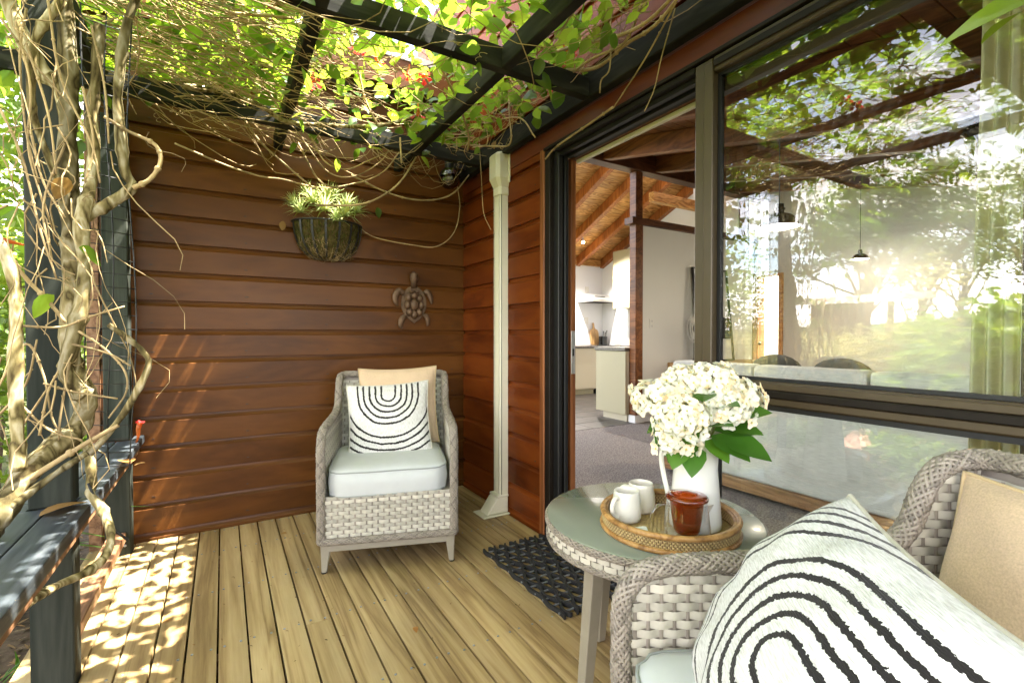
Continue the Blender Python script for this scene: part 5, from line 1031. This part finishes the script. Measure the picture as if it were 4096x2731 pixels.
def pillow_mesh(h, T, n=30, pinch=.07, seed=1, ext=1.0):
    m = MB(); rr = random.Random(seed); ph = [rr.uniform(0, 6) for _ in range(6)]; uvs = []
    def P(u, v, s):
        a, b = 2 * u - 1, 2 * v - 1
        x = a * (1 - pinch * (1 - b * b) * abs(a) ** 2); y = b * (1 - pinch * (1 - a * a) * abs(b) ** 2)
        k = max(0, (1 - abs(a) ** 2.6) * (1 - abs(b) ** 2.6)); z = T * k ** .52
        z *= 1 + .06 * math.sin(a * 4 + ph[0]) * math.sin(b * 3.3 + ph[1])
        z += .012 * T / .07 * (1 - k) * k * math.sin(math.atan2(b, a) * 9 + ph[2])
        return (x * h, (y * ext + ext - 1) * h, s * z)
    for s in (1, -1):
        m.grid(lambda u, v: P(u, v, s), n, n, s < 0); uvs += [(i / n, j / n * ext) for j in range(n + 1) for i in range(n + 1)]
    m.uv = uvs; w = n + 1
    edge = [i for i in range(w)] + [w * j + n for j in range(1, w)] + [n * w + i for i in range(n - 1, -1, -1)] + [w * j for j in range(n - 1, 0, -1)]
    pip = MB().tube([m.v[i] for i in edge] + [m.v[edge[0]]], .0042, n=6, caps=False)
    return m, pip
def frame_rot(xa, za):
    """rotation whose local z is za and local x is near xa"""
    z = Vector(za).normalized(); x = Vector(xa); x = (x - z * x.dot(z)).normalized(); y = z.cross(x)
    return Matrix((x, y, z)).transposed().to_euler()
GCH = 'pair of woven armchairs on the deck'
c1 = make_chair('pale woven armchair standing in the corner against the brown wall', GCH); c1.location = (.677, 2.262, 0); c1.rotation_euler = (0, 0, R(-19))
c2 = c1.copy(); COL.objects.link(c2); c2['label'] = 'pale woven armchair close to the camera beside the round table'
for ch in list(c1.children):
    d = ch.copy(); COL.objects.link(d); d.parent = c2
    for g_ in ch.children: e = g_.copy(); COL.objects.link(e); e.parent = d
c2.location = (.517, .427, 0); c2.rotation_euler = (0, 0, R(-120))
def cfr(ch): return Matrix.Translation(ch.location) @ ch.rotation_euler.to_matrix().to_4x4()
def seat(ch, label, rz=0, dx=0, z1=.478):
    m, pip = cushion_mesh(.282, .002, .60, .356, z1, .013); t = thing('seat_cushion', label, 'cushion', group='pale grey seat cushions')
    t.location = cfr(ch) @ Vector((dx, 0, 0)); t.rotation_euler = (0, 0, ch.rotation_euler.z + rz)
    obj('cover', m, 'cushion', t, smooth=70); obj('piping', pip, 'pipe', t, smooth=180); return t
seat(c1, 'pale grey boxed seat cushion on the corner armchair', R(2.0), .0); seat(c2, 'pale grey boxed seat cushion on the near armchair', z1=.520)
def pillow(ch, pos, xa, za, h, T, matn, label, pipm, seed, group, ext=1.0):
    m, pip = pillow_mesh(h, T, seed=seed, ext=ext)
    t = thing('throw_pillow', label, 'pillow', group=group); MM = cfr(ch); t.location = MM @ Vector(pos)
    r3 = ch.rotation_euler.to_matrix(); t.rotation_euler = frame_rot(r3 @ Vector(xa), r3 @ Vector(za))
    obj('cover', m, matn, t, smooth=180); obj('seam', pip, pipm, t, smooth=180); return t
# corner chair: beige behind, striped in front (arch opening upward)
pillow(c1, (.035, .555, .700), (1, .0, .03), (.02, -1, .22), .228, .055, 'beige', 'beige linen pillow behind the striped one on the corner armchair', 'beige2', 3, 'beige pillows')
pillow(c1, (-.012, .40, .632), (1, .04, .045), (.02, -1, .42), .228, .070, 'stripe', 'black arch striped white pillow on the corner armchair', 'strawB', 5, 'striped pillows')
# near chair: beige upright, striped lying back, arch pointing away from the camera
pillow(c2, (-.050, .610, .648), (1, 0, .06), (.05, -1, .34), .225, .060, 'beige', 'beige linen pillow at the back of the near armchair', 'beige2', 8, 'beige pillows')
PN = pillow(c2, (-.044, .204, .668), (-.186, -.58, -.793), (-.207, -.766, .609), .2055, .106, 'stripe', 'black arch striped white pillow leaning on the near armchair', 'strawB', 11, 'striped pillows', 1.12)

# ------------------------------------------------------------------ side table and what stands on it
TX, TY, TZ, TR = 1.16, 1.07, .55, .33
tb_ = thing('side_table', 'round sage topped side table with woven rim by the door', 'table', (TX, TY, 0))
obj('tabletop', MB().lathe([(0, -.010), (TR - .012, -.010), (TR - .004, -.007), (TR - .002, -.002), (TR - .006, .001), (0, .001)], (TX, TY, TZ), 72), 'tabletop', tb_, world=True, smooth=40)
rimP = lambda z, r: [(TX + r * math.cos(a), TY + r * math.sin(a), z) for a in [2 * math.pi * i / 72 for i in range(73)]]
bd = MB(); braid(bd, rimP(TZ - .014, TR - .006), .009, 6, .04, .0032); braid(bd, rimP(TZ - .064, TR - .008), .008, 6, .04, .0030); obj('rim_braid', bd, 'braid', tb_, world=True, kind='stuff', smooth=180)
wv_ = MB()
for k in range(52):
    a0, a1 = 2 * math.pi * (k + .04) / 52, 2 * math.pi * (k + .96) / 52; r0 = TR - .008
    for za, zb, ph in ((TZ - .056, TZ - .040, 0), (TZ - .039, TZ - .024, 1)):
        P = []
        for i in range(5):
            a = a0 + (a1 - a0) * i / 4 + ph * .06; rr = r0 + .004 * math.sin(math.pi * i / 4); P.append((TX + rr * math.cos(a), TY + rr * math.sin(a)))
        wv_.add([(x, y, za) for x, y in P] + [(x, y, zb) for x, y in P], [(i, i + 1, i + 6, i + 5) for i in range(4)])
obj('rim_weave', wv_, 'strawB', tb_, world=True, kind='stuff', smooth=180)
obj('apron', MB().lathe([(TR - .03, -.07), (TR - .013, -.07), (TR - .013, -.012), (TR - .03, -.012)], (TX, TY, TZ), 64, closed=True), 'strawS', tb_, world=True, smooth=40)
for a in (176, 266, 356, 86):
    c, s = math.cos(R(a)), math.sin(R(a)); q = lambda r, w, z: (TX + c * r - s * w, TY + s * r + c * w, z)
    obj('leg', MB().hexa([q(.245, -.016, 0), q(.277, -.016, 0), q(.277, .016, 0), q(.245, .016, 0)], [q(.185, -.024, TZ - .015), q(.233, -.024, TZ - .015), q(.233, .024, TZ - .015), q(.185, .024, TZ - .015)]), 'taupe', tb_, world=True, bev=.003)
# tray
RX, RY, RR = 1.122, .966, .190
tz0 = TZ + .0015
tr = thing('rattan_tray', 'round rattan tray holding the tea things on the table', 'tray', (RX, RY, tz0))
ring = lambda r, z: [(RX + r * math.cos(a), RY + r * math.sin(a), z) for a in [2 * math.pi * i / 64 for i in range(65)]]
obj('base', MB().lathe([(0, 0), (RR - .004, 0), (RR - .004, .005), (0, .005)], (RX, RY, tz0), 64), 'raffia', tr, world=True)
gw = MB()
for i in range(-24, 25):
    for ax in (0, 1):
        o_ = i * .0082; h_ = math.sqrt(max(0, (RR - .012) ** 2 - o_ * o_)); m_ = max(2, int(h_ / .0041)); P = []
        if h_ < .02: continue
        for j in range(m_ + 1):
            t_ = -h_ + 2 * h_ * j / m_; zz = tz0 + .0062 + .0010 * (1 if (j + i + ax) % 2 else -1); P.append((RX + (t_ if ax == 0 else o_), RY + (o_ if ax == 0 else t_), zz))
        w_ = .0032; d_ = (0, w_, 0) if ax == 0 else (w_, 0, 0)
        gw.add([(p[0] - d_[0], p[1] - d_[1], p[2]) for p in P] + [(p[0] + d_[0], p[1] + d_[1], p[2]) for p in P], [(j, j + 1, len(P) + j + 1, len(P) + j) for j in range(len(P) - 1)])
gw.raw = True; obj('base_weave', gw, 'raffia', tr, world=True, kind='stuff')
obj('rim', MB().tube(ring(RR, tz0 + .046), .0085, n=8, caps=False), 'rattan', tr, world=True, smooth=180)
obj('rim', MB().tube(ring(RR + .002, tz0 + .008), .0075, n=8, caps=False), 'rattan', tr, world=True, smooth=180)
obj('rim_inner', MB().tube(ring(RR - .010, tz0 + .044), .006, n=8, caps=False), 'rattan', tr, world=True, smooth=180)
obj('wall', MB().lathe([(RR - .006, .006), (RR - .001, .006), (RR - .001, .044), (RR - .006, .044)], (RX, RY, tz0), 64, closed=True), 'raffiaD', tr, world=True, smooth=40)
sw = MB(); nS = 112
for r in range(5):
    z = tz0 + .0145 + r * .0062
    for k in range(nS):
        a0 = 2 * math.pi * (k + .5 * (r % 2)) / nS; a1 = a0 + 2 * math.pi * .74 / nS
        for rs, sg in ((RR + .0005, 1), (RR - .0075, -1)):
            V = [(RX + (rs + sg * d) * math.cos(a), RY + (rs + sg * d) * math.sin(a), zz) for zz in (z - .0027, z + .0027) for a, d in ((a0, 0), ((a0 + a1) / 2, .0022), (a1, 0))]
            sw.add(V, [(0, 1, 4, 3), (1, 2, 5, 4)])
sw.raw = True; obj('wall_weave', sw, 'raffia', tr, world=True, kind='stuff')
ZT = tz0 + .0078
# pitcher
PX, PY = 1.188, .925
ptc = thing('pitcher', 'tall white enamel pitcher used as a vase on the tray', 'pitcher', (PX, PY, ZT))
pp_ = [(.070, 0), (.074, .004), (.0735, .02), (.068, .09), (.061, .17), (.054, .235), (.053, .250), (.058, .262), (.060, .268), (.056, .268), (.050, .252), (.050, .235), (.056, .17), (.066, .04), (.0, .03)]
pb = MB().lathe(pp_, (PX, PY, ZT), 44)
sd_ = (math.cos(R(-35)), math.sin(R(-35)))
def spout(v):
    x, y, z = v; dx, dy = x - PX, y - PY; h_ = z - ZT
    r = math.hypot(dx, dy); cs = (dx * sd_[0] + dy * sd_[1]) / max(r, 1e-6)
    if h_ > .19 and cs > .5: k = ((h_ - .19) / .078) ** 1.6 * (cs - .5) / .5; return (x + sd_[0] * .030 * k, y + sd_[1] * .030 * k, z + .008 * k)
    return v
pb.v = [spout(v) for v in pb.v]; obj('body', pb, 'enamel', ptc, world=True, smooth=50)
hx, hy = -sd_[0], -sd_[1]; HP = [(.052, .238), (.075, .238), (.094, .222), (.098, .190), (.092, .15), (.083, .11), (.074, .070), (.066, .058)]
obj('handle', MB().tube(spline([(PX + hx * a, PY + hy * a, ZT + b) for a, b in HP], 4), .0085, .0065, n=8), 'enamel', ptc, world=True, smooth=180)
# bouquet
bq = thing('hydrangea_bouquet', 'white hydrangea bouquet with green leaves standing in the pitcher', 'flowers', (PX, PY, ZT + .25))
def floret(mp, mb_, c, n, s):
    z = n.normalized(); x = z.orthogonal().normalized(); y = z.cross(x); a0 = rnd.uniform(0, 6)
    for k in range(4):
        a = a0 + k * 1.5708 + rnd.gauss(0, .08); d = x * math.cos(a) + y * math.sin(a); e = z.cross(d); w = s * rnd.uniform(.40, .52); l_ = s * rnd.uniform(.78, 1.0); up = z * s * rnd.uniform(.05, .30)
        mp.add([c + d * s * .06, c + d * l_ * .45 + e * w + up * .7, c + d * l_ + e * w * .45 + up, c + d * l_ - e * w * .45 + up * .9, c + d * l_ * .45 - e * w + up * .7, c + d * l_ * .5 - z * s * .05], [(0, 5, 1), (5, 2, 1), (5, 3, 2), (5, 4, 3), (0, 4, 5)])
    mb_.ball(tuple(c + z * s * .05), s * .13, n=5, m=3)
def w3(dr, du, dz): # sideways, away and up from the pitcher mouth
    dr *= .86
    return Vector((PX + .856 * dr + .516 * du, PY - .516 * dr + .856 * du, ZT + .268 + dz))
heads = [(-.150, -.01, .105, .062), (-.085, -.085, .065, .075), (-.10, -.07, -.005, .060), (-.03, .03, .145, .066), (.045, -.02, .150, .070), (.070, -.075, .085, .066), (.130, -.03, .110, .062), (.175, .02, .085, .045), (-.06, .06, .11, .06), (.02, .08, .12, .06), (.035, -.05, .115, .058)]
for dr_, du_, dz_, rad in heads:
    c = w3(dr_, du_, dz_); mp_, mc_ = MB(), MB(); n_ = int(46 * (rad / .065) ** 2)
    for i in range(n_):
        ph = math.acos(1 - 1.75 * (i + .5) / n_); th = i * 2.39996; nn = Vector((math.sin(ph) * math.cos(th), math.sin(ph) * math.sin(th), math.cos(ph) * 1.0))
        tilt = Vector((.856 * dr_ * 3, -.516 * dr_ * 3 - .6, .4)); nn = (nn + tilt * .25).normalized()
        p = c + Vector((nn.x, nn.y, nn.z * .82)) * rad * rnd.uniform(.72, 1.14)
        floret(mp_, mc_, p, (nn + Vector((rnd.gauss(0, .22), rnd.gauss(0, .22), rnd.gauss(0, .22)))), rnd.uniform(.018, .027))
    mp_.raw = True; b_ = obj('bloom', mp_, 'petal', bq, world=True); obj('floret_bud', mc_, 'bud', b_, world=True, kind='stuff')
    obj('stem', MB().tube(spline([c - Vector((0, 0, rad * .2)), (c + w3(0, 0, .02)) / 2 + Vector((0, 0, -.02)), w3(dr_ * .15, du_ * .15, -.05)], 4), .0032, n=6), 'green', bq, world=True, smooth=180)
    st_ = MB()
    for i in range(9):
        q_ = c + Vector((rnd.gauss(0, .5), rnd.gauss(0, .5), rnd.uniform(-.2, .5))) * rad; st_.tube([c - Vector((0, 0, rad * .5)), q_], .0012, n=4, caps=False)
    obj('stalk', st_, 'green', b_, world=True, kind='stuff')
Vh, Fh = leaf_shape(1, .70, .22, .3); LH = MB().add(Vh, Fh); LH.raw = True; hme = mesh('leaf', LH, 'hleaf', smooth=180)
for dr_, du_, dz_, dirx, diry, dirz, s in ((-.045, -.04, -.005, -.7, -.5, -.45, .10), (-.075, -.03, .02, -.5, -.2, -.8, .085), (.03, -.05, .01, .55, -.6, -.35, .12), (.05, -.03, .02, .95, -.1, .05, .135), (.065, -.02, .05, .8, -.2, .35, .105), (.0, -.06, .035, .35, -.8, .25, .10), (.01, -.055, .0, .45, -.75, -.55, .09),
                                        (-.02, -.05, .10, .2, -.7, .5, .08), (.085, -.03, .03, .75, -.5, -.05, .10), (-.09, -.02, .045, -.75, .1, -.35, .08), (.0, .05, .04, .1, .9, .1, .11), (.04, .05, .06, .7, .6, .2, .11), (-.05, .05, .05, -.6, .7, .1, .10), (.02, -.045, .065, .6, -.6, .4, .085), (-.055, -.06, .03, -.2, -.9, -.3, .085), (-.060, -.065, .010, -.6, -.6, -.75, .11), (-.085, -.05, .045, -.8, -.5, -.6, .10), (-.04, -.075, -.01, -.35, -.8, -.9, .10), (.06, -.065, .0, .8, -.6, -.25, .13), (.075, -.05, .06, .9, -.4, .25, .12), (-.02, -.095, .11, -.2, -.9, .45, .085), (.02, -.09, .09, .3, -.9, .3, .09)):
    y_ = Vector((.856 * dirx + .516 * diry, -.516 * dirx + .856 * diry, dirz)).normalized(); zr = Vector((-.35, -.35, 1)); xr = y_.cross(zr).normalized(); zr = xr.cross(y_)
    o = bpy.data.objects.new('leaf', hme); COL.objects.link(o); o.parent = bq; o.location = w3(dr_, du_, dz_) - bq.location; o.rotation_euler = Matrix((xr, y_, zr)).transposed().to_euler(); o.scale = (s,) * 3
# mugs
def mug(x, y, rz, label):
    t = thing('mug', label, 'mug', (x, y, ZT), rz, 'two cream mugs on the tray')
    obj('body', MB().lathe([(.030, 0), (.038, .002), (.0435, .012), (.0445, .030), (.0425, .055), (.0385, .078), (.0375, .088), (.036, .090), (.0345, .088), (.0355, .078), (.040, .05), (.041, .03), (.036, .010), (0, .008)], (0, 0, 0), 36), 'ceram', t, smooth=50)
    obj('handle', MB().tube(spline([(-.036, 0, .074), (-.054, 0, .075), (-.066, 0, .060), (-.066, 0, .038), (-.056, 0, .022), (-.041, 0, .020)], 5), .0068, n=8), 'ceram', t, smooth=180)
mug(1.043, 1.058, R(8), 'cream stoneware mug at the outer edge of the tray, farther from the pitcher')
mug(1.137, 1.090, R(-38), 'cream stoneware mug next to the pitcher, its handle facing forward')
# teapot
EX, EY = 1.098, .882
tp = thing('glass_teapot', 'clear glass teapot with amber infuser and lid on the tray', 'teapot', (EX, EY, ZT))
obj('body', MB().lathe([(.0, .001), (.060, .001), (.063, .006), (.0625, .03), (.058, .07), (.054, .098), (.052, .098), (.056, .07), (.0605, .03), (.060, .008), (0, .004)], (EX, EY, ZT), 44), 'tealglass', tp, world=True, smooth=50)
obj('infuser', MB().lathe([(.0, .014), (.030, .014), (.035, .022), (.041, .06), (.045, .100), (.047, .106), (.0445, .106), (.042, .098), (.038, .06), (.032, .024), (0, .018)], (EX, EY, ZT), 40), 'amber', tp, world=True, smooth=50)
obj('lid', MB().lathe([(0, .104), (.050, .104), (.056, .107), (.057, .112), (.052, .118), (.040, .1215), (.030, .122), (.028, .125), (.0, .129)], (EX, EY, ZT), 40), 'amber', tp, world=True, smooth=60)
hvx, hvy = -.93, .36
obj('handle', MB().tube(spline([(EX + hvx * a, EY + hvy * a, ZT + b) for a, b in ((.054, .092), (.078, .094), (.098, .078), (.102, .052), (.090, .024), (.062, .012))], 5), .0055, n=9), 'tealglass', tp, world=True, smooth=180)
obj('spout', MB().add([(EX + .90 * a - .44 * w, EY - .44 * a - .9 * w, ZT + z) for a, w, z in ((.050, -.016, .090), (.050, .016, .090), (.076, 0, .088), (.053, -.012, .072), (.053, .012, .072), (.060, 0, .062))], [(0, 2, 5, 3), (2, 1, 4, 5)]).add([(EX + .90 * a - .44 * w, EY - .44 * a - .9 * w, ZT + z) for a, w, z in ((.050, -.018, .090), (.050, .018, .090), (.079, 0, .088), (.053, -.014, .070), (.053, .014, .070), (.062, 0, .060))], [(2, 0, 3, 5), (1, 2, 5, 4)]), 'tealglass', tp, world=True)
# tea bag
tgm = MB()
def tgp(u, v): return (1.002 + (u - .5) * .075 * .80 + (v - .5) * .058 * .55, .980 - (u - .5) * .075 * .55 + (v - .5) * .058 * .82, ZT + .0035 + .0025 * math.sin(u * 9) * math.sin(v * 7) + .003 * math.sin(math.pi * u) * math.sin(math.pi * v))
tgm.grid(tgp, 12, 10); tgm.grid(lambda u, v: tuple(a - b for a, b in zip(tgp(u, v), (0, 0, .002))), 12, 10, True)
tg = tag(obj('tea_sachet', tgm, 'tea', smooth=180), 'white paper tea sachet lying on the tray before the mugs', 'tea bag')

for k_, (x_, y_, a_) in enumerate(((-.28, 2.75, .4), (-.18, 2.3, 2.0), (.30, 2.95, 1.1), (.62, 1.75, 3.0), (1.20, 2.95, .2))):
    tag(obj('fallen_leaf', (lambda m: (m.add([(x * .035, y * .035, z * .035 + .002) for x, y, z in leaf_shape(1, .6, .25, .3)[0]], leaf_shape(1, .6, .25, .3)[1]), m)[1])(MB()), 'leafdry', smooth=180, loc=(x_, y_, .0025)), ('small dry leaf on the sunlit boards nearest the wall', 'small dry leaf on the sunlit boards nearer the camera', 'small dry leaf against the brown wall left of the chair', 'small dry leaf on the bare boards in front of the chair', 'small dry leaf between the corner chair and pipe duct')[k_], 'leaf', 'fallen leaves on the deck').rotation_euler = (0, 0, a_)
# ------------------------------------------------------------------ rubber link mat
mt = thing('door_mat', 'black wavy rubber link mat on the deck before the door', 'mat', (1.32, 1.84, 0))
nst = 12; x0m, x1m, y0m, y1m = 1.132, 1.498, 1.490, 2.175
for k in range(nst):
    xc = x0m + .010 + (x1m - x0m - .02) * k / (nst - 1); P = []; m = MB(); nP = 64
    for i in range(nP + 1):
        y = y0m + (y1m - y0m) * i / nP; P.append((xc + (.0125 if 0 < k < nst - 1 else .005) * math.sin(2 * math.pi * (y - y0m) / .137 + (math.pi if k % 2 else 0)), y))
    V = [(x + s * .0058, y, z) for x, y in P for s, z in ((-1, .002), (1, .002), (1, .019 + .0015 * (k % 3)), (-1, .019 + .0015 * (k % 3)))]
    F = [(a * 4 + q, a * 4 + (q + 1) % 4, a * 4 + 4 + (q + 1) % 4, a * 4 + 4 + q) for a in range(nP) for q in range(4)] + [(3, 2, 1, 0), (nP * 4, nP * 4 + 1, nP * 4 + 2, nP * 4 + 3)]
    m.add(V, F); obj('rubber_strip', m, 'rubber', mt, world=True, smooth=50)
for j in range(12):
    y = y0m + .034 + j * .0562; obj('rod', MB().tube([(x0m + .004, y, .0105), (x1m - .004, y, .0105)], .0042, n=8), 'rod', mt, world=True, smooth=50)

# ------------------------------------------------------------------ garden: what the opening and the window reflection show
def blob_leaves(n, c, r, shape_s, up=.3, hollow=.55):
    pl = []
    while len(pl) < n:
        v = Vector((rnd.gauss(0, 1), rnd.gauss(0, 1), rnd.gauss(0, 1))).normalized() * (hollow + (1 - hollow) * rnd.random())
        pl.append(((c[0] + v.x * r[0], c[1] + v.y * r[1], c[2] + v.z * r[2]), (rnd.gauss(up, .6), rnd.gauss(0, .6), rnd.uniform(0, 6.28)), rnd.uniform(*shape_s)))
    return pl
def shrub(name, label, c, r, n, mat_, size, nstem=7, group=None, clumps=9):
    t = thing(name, label, 'shrub', (c[0], c[1], hgt(c[0], c[1])), group=group); pl = []
    for k in range(clumps):
        v = Vector((rnd.gauss(0, .5), rnd.gauss(0, .5), rnd.gauss(0, .5))); cc = (c[0] + v.x * r[0], c[1] + v.y * r[1], c[2] + v.z * r[2]); f = rnd.uniform(.35, .6)
        pl += blob_leaves(int(1.6 * n / clumps), cc, (r[0] * f, r[1] * f, r[2] * f), size, hollow=.3)
    m = MB(); scatter(m, LS, pl); obj('foliage', m, mat_, t, world=True, kind='stuff')
    s = MB()
    for k in range(nstem):
        a = rnd.uniform(0, 6.28); s.tube(spline([(c[0] + .1 * math.cos(a), c[1] + .1 * math.sin(a), hgt(c[0], c[1]) - .02), (c[0] + r[0] * .3 * math.cos(a), c[1] + r[1] * .3 * math.sin(a), c[2] - r[2] * .3), (c[0] + r[0] * .7 * math.cos(a), c[1] + r[1] * .7 * math.sin(a), c[2] + r[2] * rnd.uniform(-.1, .6))], 4), .018, .005, n=5)
    obj('stem', s, 'tbark', t, world=True, smooth=180); return t
# right beyond the open side of the deck
shrub('leafy_shrub', 'bright leafy shrub filling the gap left of the vine post', (-1.55, 5.0, 1.9), (.8, 1.2, 1.9), 6500, 'sleaf', (.05, .09), clumps=16)
shrub('leafy_shrub', 'tall sunlit shrub standing farther behind the vine post', (-3.0, 9.5, 2.0), (2.0, 1.6, 2.4), 4200, 'sleaf', (.07, .13), clumps=16)
shrub('leafy_shrub', 'low shrub at the foot of the house corner behind the rail', (-1.15, 4.3, .5), (.40, .6, .8), 1500, 'sleaf', (.045, .08), clumps=8)
for k, (cx, cy, n_) in enumerate(((-.92, 3.15, 20), (-1.22, 2.85, 18), (-.85, 3.6, 16))):
    t = thing('strap_leaf_plant', ('green strap leaf clump close behind the rail', 'green strap leaf clump outermost from the deck', 'green strap leaf clump nearest the house corner')[k], 'plant', (cx, cy, hgt(cx, cy)), group='strap leaf plants behind the rail')
    for i in range(n_):
        a = rnd.uniform(0, 6.28); L_ = rnd.uniform(.5, .95); le = rnd.uniform(.12, .42); w = .022; m = MB(); V = []
        for j in range(7):
            q = j / 6; rr = L_ * (le * q + .35 * q * q * q); z = L_ * (.95 * q - .45 * q ** 3); ww = w * (1 - q ** 3) * (.6 + .8 * min(1, q * 3) * .5) + .001; c_, s_ = math.cos(a), math.sin(a); p = Vector((cx + c_ * (rr + .03), cy + s_ * (rr + .03), hgt(cx, cy) + z))
            V += [p + Vector((-s_, c_, 0)) * ww + Vector((0, 0, .25 * ww)), p, p + Vector((s_, -c_, 0)) * ww + Vector((0, 0, .25 * ww))]
        m.add(V, [f for j in range(6) for f in ((j * 3, j * 3 + 1, j * 3 + 4, j * 3 + 3), (j * 3 + 1, j * 3 + 2, j * 3 + 5, j * 3 + 4))]); m.raw = True; obj('leaf', m, 'strap', t, world=True, smooth=180)
# seen mirrored in the big window
shrub('leafy_shrub', 'glossy leafy shrub mirrored at the right of the window', (-2.1, 1.15, .55), (.7, .6, .75), 2200, 'sleaf', (.07, .13), group='shrubs along the deck mirrored in the window', clumps=8)
shrub('leafy_shrub', 'second bright shrub mirrored low in the window', (-2.9, 2.3, .35), (.8, .6, .55), 2000, 'sleaf', (.06, .11), group='shrubs along the deck mirrored in the window', clumps=8)
shrub('feathery_shrub', 'pale feathery shrub mirrored below the shed in the window', (-3.6, 3.9, .45), (1.3, .9, .75), 3800, 'gleaf', (.03, .06), group='feathery shrubs mirrored in the window', clumps=14)
shrub('feathery_shrub', 'second feathery shrub left of the mirrored shed', (-5.2, 5.6, .7), (1.6, 1.2, 1.1), 3600, 'gleaf', (.04, .08), group='feathery shrubs mirrored in the window', clumps=14)
shrub('leafy_shrub', 'tall leafy shrub mirrored left of the shed', (-4.6, 6.3, 1.9), (1.3, 1.2, 1.6), 3600, 'sleaf', (.07, .12), clumps=14)
for k_, (cx, cy, cz, rx, ry, rz_, n_, mt_, sz, lb_) in enumerate((
        (-6.4, 4.1, .55, 1.3, 1.0, 1.05, 3200, 'gleaf', (.04, .08), 'feathery shrub mirrored in front of the shed'), (-5.0, 2.6, .35, 1.0, .8, .75, 2600, 'sleaf', (.06, .11), 'round bright shrub mirrored at the middle of the window'),
        (-6.8, 1.9, .7, 1.2, 1.0, 1.1, 2800, 'sleaf', (.07, .12), 'broad leafy shrub mirrored before the leaning tree'), (-3.4, 1.2, .5, .8, .6, .9, 2200, 'sleaf', (.07, .13), 'leafy shrub mirrored beside the curtain'),
        (-8.6, 3.0, .6, 1.4, 1.0, 1.0, 2600, 'gleaf', (.05, .09), 'pale feathery shrub farther back beyond the path'))):
    shrub('leafy_shrub' if mt_ == 'sleaf' else 'feathery_shrub', lb_, (cx, cy, cz), (rx, ry, rz_), n_, mt_, sz, group='shrubs along the deck mirrored in the window' if mt_ == 'sleaf' else 'feathery shrubs mirrored in the window', clumps=12)
sh = thing('garden_shed', 'small brown garden shed with pale roof mirrored in the window', 'shed', (-12.2, 6.6, -.3))
obj('wall', MB().box(-12.8, -11.6, 6.5, 7.5, -.3, 2.0), 'shedwall', sh, world=True)
for i in range(6): obj('cladding_board', MB().box(-11.598, -11.575, 6.5 + i * .175, 6.5 + i * .175 + .165, -.25, 1.98), 'shedwall', sh, world=True)
obj('roof', MB().hexa([(-13.2, 5.15, 2.12), (-10.9, 5.15, 1.95), (-10.9, 8.0, 1.95), (-13.2, 8.0, 2.12)], [(-13.2, 5.15, 2.30), (-10.9, 5.15, 2.13), (-10.9, 8.0, 2.13), (-13.2, 8.0, 2.30)]), 'shedroof', sh, world=True)
for y in (5.35, 6.0): obj('post', MB().box(-11.3, -11.15, y, y + .13, -.4, 1.96), 'tbark', sh, world=True)
def tree(x, y, h, cr, label, n=3000, lean=0, flat=.38, size=(.07, .16)):
    z0 = hgt(x, y); t = thing('garden_tree', label, 'tree', (x, y, z0), group='trees beyond the garden mirrored in the window'); tk = MB(); tips = []
    base = spline([(x, y, z0 - .1), (x + lean * .3, y + .1, z0 + h * .25), (x + lean * .8, y - .1, z0 + h * .5)], 5); tk.tube(base, .12, .08, n=8, jit=.06)
    for k in range(13):
        a = k * 2.4 + rnd.uniform(-.5, .5); q = base[-1 - (k % 7)]; e = Vector((x + lean + cr * rnd.uniform(.25, 1.0) * math.cos(a), y + cr * rnd.uniform(.25, 1.0) * math.sin(a), z0 + h * rnd.uniform(.56, 1.0))); P = spline([q, (q + e) / 2 + Vector((rnd.gauss(0, .2), rnd.gauss(0, .2), rnd.uniform(-.1, .35))), e], 4); tk.tube(P, .05, .012, n=6); tips += [P[-1], P[-3], P[len(P) // 2 + 1]]
    obj('trunk', tk, 'tbark', t, world=True, smooth=180); m = MB(); pl = []
    for p in tips: f_ = rnd.uniform(.22, .42); pl += blob_leaves(int(3.2 * n / len(tips)), p, (cr * f_, cr * f_, cr * .30 * flat), size, hollow=.1)
    scatter(m, LS, pl); obj('crown', m, 'tleaf', t, world=True, kind='stuff')
for a in ((-14.3, 7.05, 6.6, 2.7, 'upright tree just past the end of the shed roof in the reflection', 2200, .3), (-15.3, 6.3, 6.8, 3.2, 'leaning tree with spreading flat crown in the reflection', 2600, -1.5), (-14.9, 7.5, 7.4, 2.8, 'tallest tree, rising straight behind the shed in the reflection', 2000, .1),
          (-22, 7.0, 7.5, 3.0, 'hazy tree farthest back in the reflection', 1600, .4), (-17, 3.6, 6.4, 2.6, 'tree at the right of the reflection behind the curtain', 1800, -.5)):
    tree(*a[:5], n=a[5], lean=a[6])
